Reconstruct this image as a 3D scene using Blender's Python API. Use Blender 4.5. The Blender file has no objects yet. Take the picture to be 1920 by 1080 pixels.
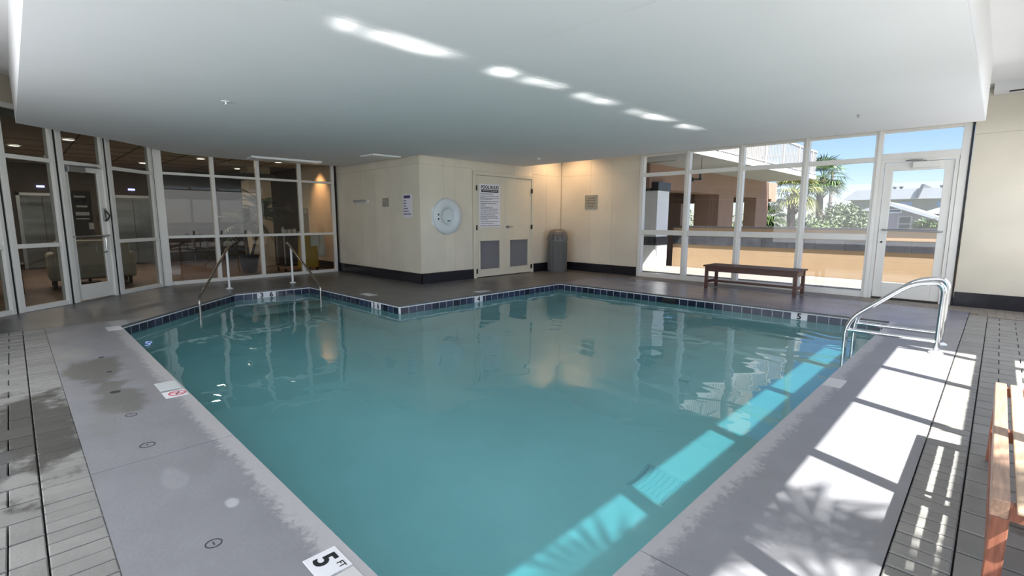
import bpy, math, random
from mathutils import Vector, Matrix
random.seed(7)
D = bpy.data; SC = bpy.context.scene; COL = SC.collection
PI = math.pi
# ---------------------------------------------------------------- camera
FPX, PITCH, ROLL, YAW, EYE = 920.24, 0.139957, 0.0023332, 0.778647, 1.36
cam = D.cameras.new('camera'); camo = D.objects.new('camera', cam); COL.objects.link(camo); SC.camera = camo
cam.sensor_fit = 'HORIZONTAL'; cam.sensor_width = 36.0; cam.lens = FPX/1920*36.0; cam.clip_start = .05; cam.clip_end = 900
_c, _s = math.cos(YAW), math.sin(YAW)
def _w(v): return Vector((_c*v[0]-_s*v[1], _s*v[0]+_c*v[1], v[2]))
_f = _w((0, math.cos(PITCH), -math.sin(PITCH))); _u = _w((0, math.sin(PITCH), math.cos(PITCH))); _r = _w((1, 0, 0))
_r2 = math.cos(ROLL)*_r+math.sin(ROLL)*_u; _u2 = -math.sin(ROLL)*_r+math.cos(ROLL)*_u
M = Matrix((_r2, _u2, -_f)).transposed().to_4x4(); M.translation = (0, 0, EYE); camo.matrix_world = M
# ---------------------------------------------------------------- sky, sun, large lights, exposure
SC.view_settings.view_transform = 'Standard'; SC.view_settings.look = 'None'
SC.view_settings.exposure = 0.72; SC.view_settings.gamma = 1.0; SC.view_settings.use_curve_mapping = False
SUN = Vector((.70, -.25, 1.0)).normalized()
wd = D.worlds.new('sky'); SC.world = wd; wd.use_nodes = True; nt = wd.node_tree; nt.nodes.clear()
sky = nt.nodes.new('ShaderNodeTexSky'); sky.sky_type = 'NISHITA'; sky.sun_disc = False
sky.sun_elevation = math.asin(SUN.z); sky.sun_rotation = math.atan2(SUN.x, SUN.y)
sky.air_density = 1.0; sky.dust_density = .4; sky.ozone_density = 3.0
bg = nt.nodes.new('ShaderNodeBackground'); bg.inputs[1].default_value = .115
wo = nt.nodes.new('ShaderNodeOutputWorld'); tn = nt.nodes.new('ShaderNodeMix'); tn.data_type = 'RGBA'; tn.blend_type = 'MULTIPLY'; tn.inputs[0].default_value = 1; tn.inputs[7].default_value = (.92,.93,1.12,1); nt.links.new(sky.outputs[0], tn.inputs[6]); nt.links.new(tn.outputs[2], bg.inputs[0]); nt.links.new(bg.outputs[0], wo.inputs[0])
sl = D.lights.new('sun', 'SUN'); sl.energy = 12.0; sl.angle = .0093; sl.color = (1, .97, .92)
sl.cycles.is_caustics_light = True; so = D.objects.new('sun', sl); COL.objects.link(so); so.rotation_euler = (-SUN).to_track_quat('-Z', 'Y').to_euler(); so.location = (20, -8, 30)
def area(name, loc, d, sx, sy, power, color=(1, 1, 1), spread=PI):
    l = D.lights.new(name, 'AREA'); l.shape = 'RECTANGLE'; l.size = sx; l.size_y = sy; l.energy = power; l.color = color; l.spread = spread
    o = D.objects.new(name, l); COL.objects.link(o); o.location = loc; o.rotation_euler = Vector(d).to_track_quat('-Z', 'Y').to_euler(); return o
# fill lamps added inside the room, behind the camera and along the right windows
area('fill_back', (-3.4, -1.75, 1.55), (0, 1, -.05), 7.0, 2.3, 120, (.93, .96, 1))
area('fill_side', (.68, 8.2, 1.55), (-1, 0, -.12), 4.0, 2.0, 32, (.96, .97, 1))
area('fill_right', (.70, 2.0, 1.7), (-1, 0, .5), 6.5, 2.0, 32, (.95, .97, 1))
# lamps added on the water imitate mirrored sun on the soffit, per window bay
GD = Vector((-.70, .25, 1)).normalized()
for (ya, yb, pw) in ((.30, .78, .4), (.87, 2.20, 1.), (2.26, 3.30, 1.), (3.46, 4.32, .8), (4.48, 5.62, .7), (5.72, 6.30, .5)):
    g = area('glint_lamp', (-1.32, (ya+yb)/2+.10, -.10), (0, 0, 1), (yb-ya)*1.02, .12, .34*(yb-ya)*pw, (1, .99, .96), math.radians(4))
    gz = -GD; gx = (Vector((0, 1, 0))-gz*gz.y).normalized(); gy = gz.cross(gx)
    Mg = Matrix((gx, gy, gz)).transposed().to_4x4(); Mg.translation = g.location; g.matrix_world = Mg
    g.data.use_nodes = True; gn = g.data.node_tree; em = gn.nodes['Emission']
    ge = gn.nodes.new('ShaderNodeNewGeometry'); no = gn.nodes.new('ShaderNodeTexNoise'); no.inputs['Scale'].default_value = 5.0; no.inputs['Detail'].default_value = 3
    mr = gn.nodes.new('ShaderNodeMapRange'); mr.inputs[1].default_value = .38; mr.inputs[2].default_value = .68; mr.inputs[3].default_value = .05; mr.inputs[4].default_value = 3.0
    gn.links.new(ge.outputs['Position'], no.inputs['Vector']); gn.links.new(no.outputs[0], mr.inputs[0]); gn.links.new(mr.outputs[0], em.inputs['Strength'])
# ---------------------------------------------------------------- mesh helpers
class MB:
    def __init__(s): s.v = []; s.f = []
    def add(s, vs, fs):
        n = len(s.v); s.v += [tuple(v) for v in vs]; s.f += [tuple(i+n for i in f) for f in fs]; return s
    def box(s, x0, y0, z0, x1, y1, z1):
        return s.add([(x0,y0,z0),(x1,y0,z0),(x1,y1,z0),(x0,y1,z0),(x0,y0,z1),(x1,y0,z1),(x1,y1,z1),(x0,y1,z1)],
                     [(0,3,2,1),(4,5,6,7),(0,1,5,4),(1,2,6,5),(2,3,7,6),(3,0,4,7)])
    def cbox(s, x0, y0, z0, x1, y1, z1, c=.004):   # box with chamfered top edges
        zc = z1-c
        s.add([(x0,y0,z0),(x1,y0,z0),(x1,y1,z0),(x0,y1,z0),(x0,y0,zc),(x1,y0,zc),(x1,y1,zc),(x0,y1,zc),
               (x0+c,y0+c,z1),(x1-c,y0+c,z1),(x1-c,y1-c,z1),(x0+c,y1-c,z1)],
              [(0,3,2,1),(8,9,10,11),(0,1,5,4),(1,2,6,5),(2,3,7,6),(3,0,4,7),(4,5,9,8),(5,6,10,9),(6,7,11,10),(7,4,8,11)]); return s
    def obox(s, a, b, w, z0, z1, off=0.):          # box along the plan line a->b, width w, pushed sideways by off
        a = Vector(a); b = Vector(b); d = (b-a).normalized(); n = Vector((-d.y, d.x))
        p = [a+n*(off-w/2), b+n*(off-w/2), b+n*(off+w/2), a+n*(off+w/2)]
        return s.add([(q.x,q.y,z0) for q in p]+[(q.x,q.y,z1) for q in p],
                     [(0,3,2,1),(4,5,6,7),(0,1,5,4),(1,2,6,5),(2,3,7,6),(3,0,4,7)])
    def prism(s, poly, z0, z1):
        n = len(poly)
        return s.add([(x,y,z0) for x,y in poly]+[(x,y,z1) for x,y in poly],
                     [tuple(range(n))[::-1], tuple(range(n,2*n))]+[(i,(i+1)%n,(i+1)%n+n,i+n) for i in range(n)])
    def tube(s, pts, r, seg=12, caps=True):
        pts = [Vector(p) for p in pts]; rs = r if isinstance(r, (list, tuple)) else [r]*len(pts)
        t = (pts[1]-pts[0]).normalized(); n = t.orthogonal().normalized(); rings = []
        for i, p in enumerate(pts):
            if i == 0: t2 = pts[1]-pts[0]
            elif i == len(pts)-1: t2 = pts[-1]-pts[-2]
            else: t2 = (pts[i+1]-pts[i]).normalized()+(pts[i]-pts[i-1]).normalized()
            t2.normalize(); n = (n-t2*n.dot(t2)); n = n.normalized() if n.length > 1e-6 else t2.orthogonal().normalized(); b = t2.cross(n)
            rings.append([p+(n*math.cos(2*PI*k/seg)+b*math.sin(2*PI*k/seg))*rs[i] for k in range(seg)])
        vs = [v for r_ in rings for v in r_]; fs = []
        for i in range(len(pts)-1):
            for k in range(seg): fs.append((i*seg+k, i*seg+(k+1)%seg, (i+1)*seg+(k+1)%seg, (i+1)*seg+k))
        if caps: fs += [tuple(range(seg))[::-1], tuple((len(pts)-1)*seg+k for k in range(seg))]
        return s.add(vs, fs)
    def lathe(s, prof, c=(0,0,0), seg=32, axis='z', cap=True):
        vs = []; fs = []
        for r, h in prof:
            for k in range(seg):
                a = 2*PI*k/seg; x, y = r*math.cos(a), r*math.sin(a)
                vs.append({'z': (c[0]+x, c[1]+y, c[2]+h), 'x': (c[0]+h, c[1]+x, c[2]+y), 'y': (c[0]+x, c[1]+h, c[2]+y)}[axis])
        for i in range(len(prof)-1):
            for k in range(seg): fs.append((i*seg+k, i*seg+(k+1)%seg, (i+1)*seg+(k+1)%seg, (i+1)*seg+k))
        if not cap: return s.add(vs, fs)
        if prof[0][0] > 1e-5: fs.append(tuple(range(seg))[::-1])
        if prof[-1][0] > 1e-5: fs.append(tuple((len(prof)-1)*seg+k for k in range(seg)))
        return s.add(vs, fs)
    def mesh(s, name, m=None, smooth=False):
        me = D.meshes.new(name); me.from_pydata(s.v, [], s.f); me.update()
        if m: me.materials.append(m)
        if smooth:
            for p in me.polygons: p.use_smooth = True
            try: me.set_sharp_from_angle(angle=math.radians(40))
            except Exception: pass
        return me
    def obj(s, name, m, parent=None, smooth=False, bevel=0, **kw):
        o = D.objects.new(name, s.mesh(name, m, smooth)); COL.objects.link(o)
        if parent: o.parent = parent; o.matrix_parent_inverse = parent.matrix_world.inverted() if False else Matrix.Translation(-parent.location) if not any(parent.rotation_euler) else parent.matrix_basis.inverted()
        if bevel:
            b = o.modifiers.new('bevel', 'BEVEL'); b.width = bevel; b.segments = 2; b.limit_method = 'ANGLE'
        for k, v in kw.items(): o[k] = v
        return o
def tag(o, label, cat, group=None, kind=None):
    o['label'] = label; o['category'] = cat
    if group: o['group'] = group
    if kind: o['kind'] = kind
    return o
def thing(name, label, cat, loc=(0,0,0), group=None):
    o = D.objects.new(name, None); o.location = loc; o.empty_display_size = .1; COL.objects.link(o); return tag(o, label, cat, group)
def struct(name, loc=(0,0,0)):
    o = D.objects.new(name, None); o.location = loc; COL.objects.link(o); o['kind'] = 'structure'; return o
def arc(c, r, a0, a1, ax, ay, n=8):    # arc in the plane of ax, ay
    c = Vector(c); ax = Vector(ax); ay = Vector(ay)
    return [c+ax*r*math.cos(a0+(a1-a0)*i/n)+ay*r*math.sin(a0+(a1-a0)*i/n) for i in range(n+1)]
def rounded(pts, r, n=6):              # polyline with rounded corners
    pts = [Vector(p) for p in pts]; out = [pts[0]]
    for i in range(1, len(pts)-1):
        p = pts[i]; a = (pts[i-1]-p); b = (pts[i+1]-p); rr = min(r, a.length*.45, b.length*.45)
        a = p+a.normalized()*rr; b = p+b.normalized()*rr
        for k in range(n+1):
            t = k/n; out.append(a*(1-t)**2+p*2*t*(1-t)+b*t*t)
    out.append(pts[-1]); return out
def text(body, size, m, parent, o, x, y, name='lettering', align='CENTER', bold=0.0, depth=.001):
    cu = D.curves.new(name, 'FONT'); cu.body = body; cu.size = size; cu.align_x = align; cu.align_y = 'CENTER'; cu.extrude = depth; cu.offset = bold; cu.resolution_u = 3
    t = D.objects.new('tmp', cu); COL.objects.link(t)
    me = D.meshes.new_from_object(t.evaluated_get(bpy.context.evaluated_depsgraph_get())); D.objects.remove(t); D.curves.remove(cu)
    me.name = name; me.materials.clear(); me.materials.append(m)
    x = Vector(x).normalized(); y = Vector(y).normalized(); z = x.cross(y)
    R = Matrix((x, y, z)).transposed().to_4x4(); R.translation = Vector(o); me.transform(R)
    ob = D.objects.new(name, me); COL.objects.link(ob)
    if parent: ob.parent = parent; ob.matrix_parent_inverse = Matrix.Translation(-parent.location)
    return ob
# ---------------------------------------------------------------- material helpers
def N(nt, t, **kw):
    n = nt.nodes.new(t)
    for k, v in kw.items():
        if k in n.inputs: n.inputs[k].default_value = v
        else: setattr(n, k, v)
    return n
def newmat(name):
    m = D.materials.new(name); m.use_nodes = True; nt = m.node_tree
    return m, nt, nt.nodes['Principled BSDF'], nt.links
def mat(name, col, rough=.6, metal=0., var=.06, scale=4., bump=.0, bscale=60., rnd=0., spec=.5, coords='Object', stretch=None, emit=0):
    m, nt, p, L = newmat(name); col = tuple(col)+(1,)
    p.inputs['Roughness'].default_value = rough; p.inputs['Metallic'].default_value = metal; p.inputs['Specular IOR Level'].default_value = spec
    geo = N(nt, 'ShaderNodeNewGeometry'); src = geo.outputs['Position']
    if stretch:
        mp = N(nt, 'ShaderNodeMapping'); mp.inputs['Scale'].default_value = stretch; L.new(src, mp.inputs[0]); src = mp.outputs[0]
    no = N(nt, 'ShaderNodeTexNoise', Scale=scale, Detail=5.0); L.new(src, no.inputs['Vector'])
    mr = N(nt, 'ShaderNodeMapRange'); mr.inputs[1].default_value = .3; mr.inputs[2].default_value = .7; mr.inputs[3].default_value = 1-var; mr.inputs[4].default_value = 1+var
    L.new(no.outputs[0], mr.inputs[0]); v = mr.outputs[0]
    if rnd:
        oi = N(nt, 'ShaderNodeObjectInfo'); r2 = N(nt, 'ShaderNodeMapRange'); r2.inputs[3].default_value = 1-rnd; r2.inputs[4].default_value = 1+rnd
        L.new(oi.outputs['Random'], r2.inputs[0]); mu = N(nt, 'ShaderNodeMath', operation='MULTIPLY'); L.new(v, mu.inputs[0]); L.new(r2.outputs[0], mu.inputs[1]); v = mu.outputs[0]
    hs = N(nt, 'ShaderNodeHueSaturation', Color=col); L.new(v, hs.inputs['Value']); L.new(hs.outputs[0], p.inputs['Base Color'])
    if bump:
        nb = N(nt, 'ShaderNodeTexNoise', Scale=bscale, Detail=4.0); L.new(src, nb.inputs['Vector'])
        b = N(nt, 'ShaderNodeBump', Strength=bump, Distance=.01); L.new(nb.outputs[0], b.inputs['Height']); L.new(b.outputs[0], p.inputs['Normal'])
    if emit: p.inputs['Emission Color'].default_value = col; p.inputs['Emission Strength'].default_value = emit
    return m
def masked(name, base, other, spots=None, axis=None, rough=.45, var=.07, nscale=3., bump=.15):
    """concrete with worn, stained or retoned places: spots = [(x, y, rx, ry)], axis = list of (x0,y0,nx,ny,width) edge bands"""
    m, nt, p, L = newmat(name); p.inputs['Roughness'].default_value = rough
    geo = N(nt, 'ShaderNodeNewGeometry'); pos = geo.outputs['Position']
    n1 = N(nt, 'ShaderNodeTexNoise', Scale=nscale, Detail=8.0, Roughness=.62); L.new(pos, n1.inputs['Vector'])
    n2 = N(nt, 'ShaderNodeTexNoise', Scale=22., Detail=6.0, Roughness=.7); L.new(pos, n2.inputs['Vector'])
    def math_(op, a, b=None, c=None):
        q = N(nt, 'ShaderNodeMath', operation=op)
        for i, s in enumerate((a, b, c)):
            if s is None: continue
            if isinstance(s, (int, float)): q.inputs[i].default_value = s
            else: L.new(s, q.inputs[i])
        return q.outputs[0]
    mr = math_('MULTIPLY_ADD', n1.outputs[0], var*4, 1-var*2)
    hs = N(nt, 'ShaderNodeHueSaturation', Color=tuple(base)+(1,)); L.new(mr, hs.inputs['Value'])
    cur = hs.outputs[0]
    sep = N(nt, 'ShaderNodeSeparateXYZ'); L.new(pos, sep.inputs[0]); X, Y = sep.outputs[0], sep.outputs[1]
    def blend(cur, fac, col):
        mx = N(nt, 'ShaderNodeMix', data_type='RGBA'); L.new(fac, mx.inputs[0]); L.new(cur, mx.inputs[6]); mx.inputs[7].default_value = tuple(col)+(1,); return mx.outputs[2]
    for (x0, y0, nx, ny, w, col, amt, nz) in axis or ():
        d = math_('ADD', math_('MULTIPLY', math_('SUBTRACT', X, x0), nx), math_('MULTIPLY', math_('SUBTRACT', Y, y0), ny))
        d = math_('ABSOLUTE', d)
        d = math_('MULTIPLY_ADD', math_('SUBTRACT', n2.outputs[0], .5), nz, d)
        d = math_('MULTIPLY_ADD', math_('SUBTRACT', n1.outputs[0], .5), nz*.8, d)
        r = N(nt, 'ShaderNodeMapRange'); L.new(d, r.inputs[0]); r.inputs[1].default_value = w; r.inputs[2].default_value = w*.55; r.inputs[3].default_value = 0; r.inputs[4].default_value = amt
        cur = blend(cur, r.outputs[0], col)
    for (x, y, rx, ry, col, amt) in spots or ():
        a = math_('POWER', math_('DIVIDE', math_('SUBTRACT', X, x), rx), 2.0)
        b = math_('POWER', math_('DIVIDE', math_('SUBTRACT', Y, y), ry), 2.0)
        d = math_('MULTIPLY_ADD', math_('SUBTRACT', n1.outputs[0], .5), 3.2, math_('SQRT', math_('ADD', a, b)))
        r = N(nt, 'ShaderNodeMapRange'); L.new(d, r.inputs[0]); r.inputs[1].default_value = 1.15; r.inputs[2].default_value = .75; r.inputs[3].default_value = 0; r.inputs[4].default_value = amt
        cur = blend(cur, r.outputs[0], col)
    L.new(cur, p.inputs['Base Color'])
    b = N(nt, 'ShaderNodeBump', Strength=bump, Distance=.01); L.new(n2.outputs[0], b.inputs['Height']); L.new(b.outputs[0], p.inputs['Normal'])
    return m
def schlick(nt, f0, normal=None):      # same reflectance from either face of a thin pane
    L = nt.links; g = N(nt, 'ShaderNodeNewGeometry'); d = N(nt, 'ShaderNodeVectorMath', operation='DOT_PRODUCT')
    L.new(normal or g.outputs['Normal'], d.inputs[0]); L.new(g.outputs['Incoming'], d.inputs[1])
    a = N(nt, 'ShaderNodeMath', operation='ABSOLUTE'); L.new(d.outputs['Value'], a.inputs[0])
    b = N(nt, 'ShaderNodeMath', operation='SUBTRACT'); b.inputs[0].default_value = 1; L.new(a.outputs[0], b.inputs[1])
    c = N(nt, 'ShaderNodeMath', operation='POWER'); L.new(b.outputs[0], c.inputs[0]); c.inputs[1].default_value = 5
    e = N(nt, 'ShaderNodeMath', operation='MULTIPLY_ADD', use_clamp=True); L.new(c.outputs[0], e.inputs[0]); e.inputs[1].default_value = 1-f0; e.inputs[2].default_value = f0
    return e.outputs[0]
def glass(name, tint=(1,1,1), ior=1.5, gl=1.0):
    m = D.materials.new(name); m.use_nodes = True; nt = m.node_tree; nt.nodes.clear(); L = nt.links
    o = N(nt, 'ShaderNodeOutputMaterial'); t = N(nt, 'ShaderNodeBsdfTransparent', Color=tuple(tint)+(1,)); g = N(nt, 'ShaderNodeBsdfGlossy', Roughness=0.0, Color=(gl, gl, gl, 1))
    f = schlick(nt, ((ior-1)/(ior+1))**2); mx = N(nt, 'ShaderNodeMixShader'); L.new(f, mx.inputs[0]); L.new(t.outputs[0], mx.inputs[1]); L.new(g.outputs[0], mx.inputs[2]); L.new(mx.outputs[0], o.inputs[0])
    return m
def emis(name, col, s):
    m = D.materials.new(name); m.use_nodes = True; nt = m.node_tree; nt.nodes.clear()
    o = N(nt, 'ShaderNodeOutputMaterial'); e = N(nt, 'ShaderNodeEmission', Color=tuple(col)+(1,), Strength=s); nt.links.new(e.outputs[0], o.inputs[0]); return m

WHITE = (.85, .87, .87)
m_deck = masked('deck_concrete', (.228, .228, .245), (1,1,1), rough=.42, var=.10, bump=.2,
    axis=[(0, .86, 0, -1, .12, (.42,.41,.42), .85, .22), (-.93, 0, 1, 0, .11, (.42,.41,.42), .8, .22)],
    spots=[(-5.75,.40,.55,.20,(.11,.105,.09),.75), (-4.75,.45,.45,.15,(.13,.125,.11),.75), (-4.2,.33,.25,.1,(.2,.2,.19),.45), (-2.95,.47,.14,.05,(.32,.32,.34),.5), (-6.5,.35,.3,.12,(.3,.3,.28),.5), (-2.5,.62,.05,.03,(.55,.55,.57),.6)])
m_walk = masked('dim_stamped_concrete', (.125, .122, .122), (1,1,1), rough=.34, var=.28, nscale=2.6, bump=.3,  # far deck: weaker light there put into a darker concrete colour
    spots=[(-11.2,2.2,.9,.5,(.08,.075,.07),.7), (-9.2,.7,.5,.5,(.12,.11,.10),.6), (-9.0,5.0,.8,.6,(.10,.1,.1),.5), (-10.8,4.6,.8,.6,(.07,.065,.06),.6)])
m_walk2 = masked('sky_tinted_concrete', (.215, .22, .275), (1,1,1), rough=.20, var=.26, nscale=2.6, bump=.3, spots=[(-3.2,9.7,1.1,.16,(.12,.12,.13),.7), (-1.7,9.4,.8,.1,(.15,.15,.16),.6), (-5.2,9.3,.5,.2,(.48,.48,.5),.5)])  # reflected sky put into a bluer base; spots are darker and paler patches
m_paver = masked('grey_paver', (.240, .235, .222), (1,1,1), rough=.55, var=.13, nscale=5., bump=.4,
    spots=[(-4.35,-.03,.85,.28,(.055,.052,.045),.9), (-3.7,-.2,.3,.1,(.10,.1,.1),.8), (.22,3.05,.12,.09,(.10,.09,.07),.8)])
def addrand(m, amt):
    nt = m.node_tree; L = nt.links; p = nt.nodes['Principled BSDF']; src = p.inputs['Base Color'].links[0].from_socket
    oi = N(nt, 'ShaderNodeObjectInfo'); r = N(nt, 'ShaderNodeMapRange'); r.inputs[3].default_value = 1-amt; r.inputs[4].default_value = 1+amt; L.new(oi.outputs['Random'], r.inputs[0])
    h = N(nt, 'ShaderNodeHueSaturation'); L.new(src, h.inputs['Color']); L.new(r.outputs[0], h.inputs['Value']); L.new(h.outputs[0], p.inputs['Base Color'])
addrand(m_paver, .10)
m_paver_brown = masked('brown_paver', (.24, .21, .18), (1,1,1), rough=.5, var=.13, nscale=5., bump=.4); addrand(m_paver_brown, .15)
m_joint = mat('dark_joint', (.075,.072,.068), .9)
m_drain = mat('drain_mark', (.035,.035,.04), .7)
m_ceil = mat('soffit_plaster', (.80,.80,.80), .85, var=.015, scale=1.2, bump=.03, bscale=30)
m_stone = mat('cream_stone', (.74,.685,.57), .5, var=.07, scale=1.3, rnd=.035, bump=.06, bscale=25)
m_wall = mat('cream_wall', (.62,.56,.44), .6, var=.03)
m_black = mat('black_stone_base', (.012,.012,.018), .25, var=.2)
m_frame = mat('white_aluminium', (.80,.79,.75), .35, var=.02)
m_gask = mat('black_gasket', (.006,.006,.006), .5)
m_glass = glass('clear_glass', (.97,.98,.98), 1.35)
m_glassl = glass('lobby_glass', (.76,.77,.75), 1.42)
m_steel = mat('polished_steel', (.75,.76,.78), .12, 1.0, var=.03)
m_steel2 = mat('brushed_steel', (.42,.43,.44), .3, 1.0, var=.05, stretch=(1,1,20))
m_lift = mat('reflect_banded_steel', (.20,.20,.20), .22, 1.0, var=.5, scale=1.5, stretch=(1,.4,4))  # uneven tone stands in for reflections banding the lift doors
m_rail = mat('tarnished_rail', (.33,.31,.28), .25, 1.0, var=.1)
m_whitepaint = mat('white_paint', WHITE, .4, var=.02)
m_door = mat('cream_door_paint', (.70,.66,.54), .45, var=.02)
m_louv = mat('louvre_metal', (.34,.36,.40), .5, .2, var=.04)
m_tile = mat('navy_tile', (.022,.030,.060), .12, var=.25, scale=9, rnd=.5)
m_grout = mat('white_grout', (.8,.8,.82), .7)
m_mark = mat('white_marker_tile', (.74,.74,.77), .2, var=.02)
m_ink = mat('black_print', (.01,.01,.014), .4)
m_ink2 = mat('navy_print', (.03,.03,.10), .5)
m_red = mat('red_print', (.62,.05,.09), .4)
m_sign = mat('white_sign_board', (.78,.78,.84), .35, var=.01)
m_plaster = mat('pool_plaster', (.86,.92,.90), .7, var=.05, scale=1.5)
m_wooddark = mat('dark_brown_wood', (.085,.032,.022), .4, var=.3, scale=6, stretch=(1,12,12))
m_woodred = mat('reddish_teak', (.27,.10,.06), .45, var=.3, scale=7, stretch=(10,10,1.5), bump=.1)
m_woodslat = mat('teak_slat', (.46,.33,.225), .42, var=.2, scale=6, stretch=(14,1,14), bump=.1)
m_woodapron = mat('teak_apron', (.38,.235,.165), .42, var=.25, scale=6, stretch=(14,1,14))
m_bin = mat('grey_bin_plastic', (.15,.15,.145), .45, var=.04)
m_ring = mat('white_plastic', (.66,.72,.76), .35, var=.02)
m_plate = mat('brushed_plate', (.40,.40,.35), .35, .6, var=.1)
m_stucco = mat('peach_stucco', (.40,.275,.165), .9, var=.04, bump=.15, bscale=120)
m_stuccob = mat('brown_stucco', (.31,.195,.145), .9, var=.06, bump=.15, bscale=100)
m_bandtile = mat('grey_stone_tile', (.05,.052,.062), .5, var=.3, scale=5, rnd=.3)
m_conc = mat('terrace_concrete', (.20,.193,.175), .8, var=.06)
m_white = mat('white_stucco', (.37,.37,.37), .8, var=.02)
m_cap = mat('dark_cap', (.05,.045,.045), .5)
m_leaf = mat('shrub_leaf', (.085,.14,.035), .5, var=.5, scale=2.0)
m_leafg = mat('grey_green_leaf', (.12,.155,.085), .5, var=.45, scale=1.5)
m_palm = mat('palm_frond', (.07,.12,.03), .45, var=.5, scale=3)
m_palmy = mat('yellow_palm_frond', (.20,.21,.06), .45, var=.4, scale=3)
m_trunk = mat('palm_trunk', (.12,.09,.075), .9, var=.35, scale=10, bump=.6, bscale=20)
m_grass = mat('ground', (.16,.16,.12), .95, var=.2, scale=.5)
m_roof = mat('pale_metal_roof', (.36,.38,.41), .5, var=.03)
m_house = mat('lilac_siding', (.24,.22,.27), .8, var=.03)
m_house2 = mat('olive_siding', (.21,.22,.19), .8, var=.03)
m_win = mat('dark_window_glass', (.05,.06,.08), .1)
m_bluewin = mat('blue_shutter', (.16,.25,.42), .5)
m_wood_pole = mat('utility_pole_wood', (.15,.13,.12), .9)
m_lobbyfloor = mat('lobby_tile', (.20,.135,.10), .3, var=.15, scale=2)
m_lobbywall = mat('dark_brown_lobby_wall', (.06,.042,.034), .6, var=.15)
m_lobbyceil = mat('lobby_ceiling_tile', (.50,.48,.43), .9, var=.03, rnd=.03)
m_beige = mat('beige_bulkhead', (.55,.50,.40), .8, var=.02)
m_sofa = mat('beige_upholstery', (.45,.43,.38), .9, var=.08, bump=.2, bscale=200)
m_darkwood = mat('espresso_wood', (.03,.018,.012), .4)
m_yellow = mat('yellow_vinyl', (.62,.40,.03), .45, var=.1, scale=6, bump=.6, bscale=9)
m_cloth = mat('white_cloth', (.74,.76,.74), .9, var=.05, bump=.3, bscale=20)
m_lampon = emis('lit_diffuser', (1,.93,.82), 3.0)
m_blueled = emis('blue_led', (.35,.40,1), 4.0)
m_fix = mat('fixture_white', (.88,.90,.92), .3, var=.01)
# ---------------------------------------------------------------- water
def water_mat():
    m = D.materials.new('pool_water'); m.use_nodes = True; nt = m.node_tree; nt.nodes.clear(); L = nt.links
    o = N(nt, 'ShaderNodeOutputMaterial'); gl = N(nt, 'ShaderNodeBsdfRefraction', Roughness=0.0, IOR=1.33, Color=(.68,.955,.985,1)); rf_ = N(nt, 'ShaderNodeBsdfGlossy', Roughness=0.0, Color=(1,1,1,1)); fr = N(nt, 'ShaderNodeFresnel', IOR=1.33); m2 = N(nt, 'ShaderNodeMixShader')
    df = N(nt, 'ShaderNodeBsdfDiffuse', Color=(.09,.52,.62,1)); mx = N(nt, 'ShaderNodeMixShader', Fac=.16)
    geo = N(nt, 'ShaderNodeNewGeometry'); mp = N(nt, 'ShaderNodeMapping'); mp.inputs['Rotation'].default_value = (0,0,.8); mp.inputs['Scale'].default_value = (1.,1.5,1)
    L.new(geo.outputs['Position'], mp.inputs[0])
    a = N(nt, 'ShaderNodeTexNoise', Scale=1.1, Detail=1.5, Distortion=.8); b = N(nt, 'ShaderNodeTexNoise', Scale=3.6, Detail=1.0, Distortion=.5); L.new(mp.outputs[0], a.inputs['Vector']); L.new(mp.outputs[0], b.inputs['Vector'])
    b1 = N(nt, 'ShaderNodeBump', Strength=1.0, Distance=.010); b2 = N(nt, 'ShaderNodeBump', Strength=1.0, Distance=.0010)
    L.new(a.outputs[0], b1.inputs['Height']); L.new(b.outputs[0], b2.inputs['Height']); L.new(b1.outputs[0], b2.inputs['Normal'])
    for q in (gl, rf_, fr): L.new(b2.outputs[0], q.inputs['Normal'])
    L.new(gl.outputs[0], mx.inputs[1]); L.new(df.outputs[0], mx.inputs[2]); L.new(fr.outputs[0], m2.inputs[0]); L.new(mx.outputs[0], m2.inputs[1]); L.new(rf_.outputs[0], m2.inputs[2]); L.new(m2.outputs[0], o.inputs[0]); return m
m_water = water_mat()
# ================================================================ POOL AND FLOOR
POOL = [(-.93,.86), (-.93,8.22), (-6.65,8.20), (-6.63,4.20), (-9.85,4.15), (-9.85,2.75), (-7.85,.86)]
WZ = -.135
pb = struct('pool_basin')
b = MB(); n = len(POOL)
b.add([(x,y,-.035) for x,y in POOL]+[(x,y,-1.6) for x,y in POOL], [(i,(i+1)%n,(i+1)%n+n,i+n) for i in range(n)]+[tuple(range(2*n-1,n-1,-1))])
basin = b.obj('basin_shell', m_plaster, pb)
wt = MB(); wt.add([(x,y,WZ) for x,y in POOL], [tuple(range(n))[::-1]])
water = wt.obj('water', m_water); water['kind'] = 'structure'
for p in water.data.polygons:
    if p.normal.z < 0: p.flip()
water.cycles.is_caustics_caster = True; basin.cycles.is_caustics_receiver = True
tag(water, 'still teal pool water mirroring the windows', 'water', kind='structure')
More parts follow.
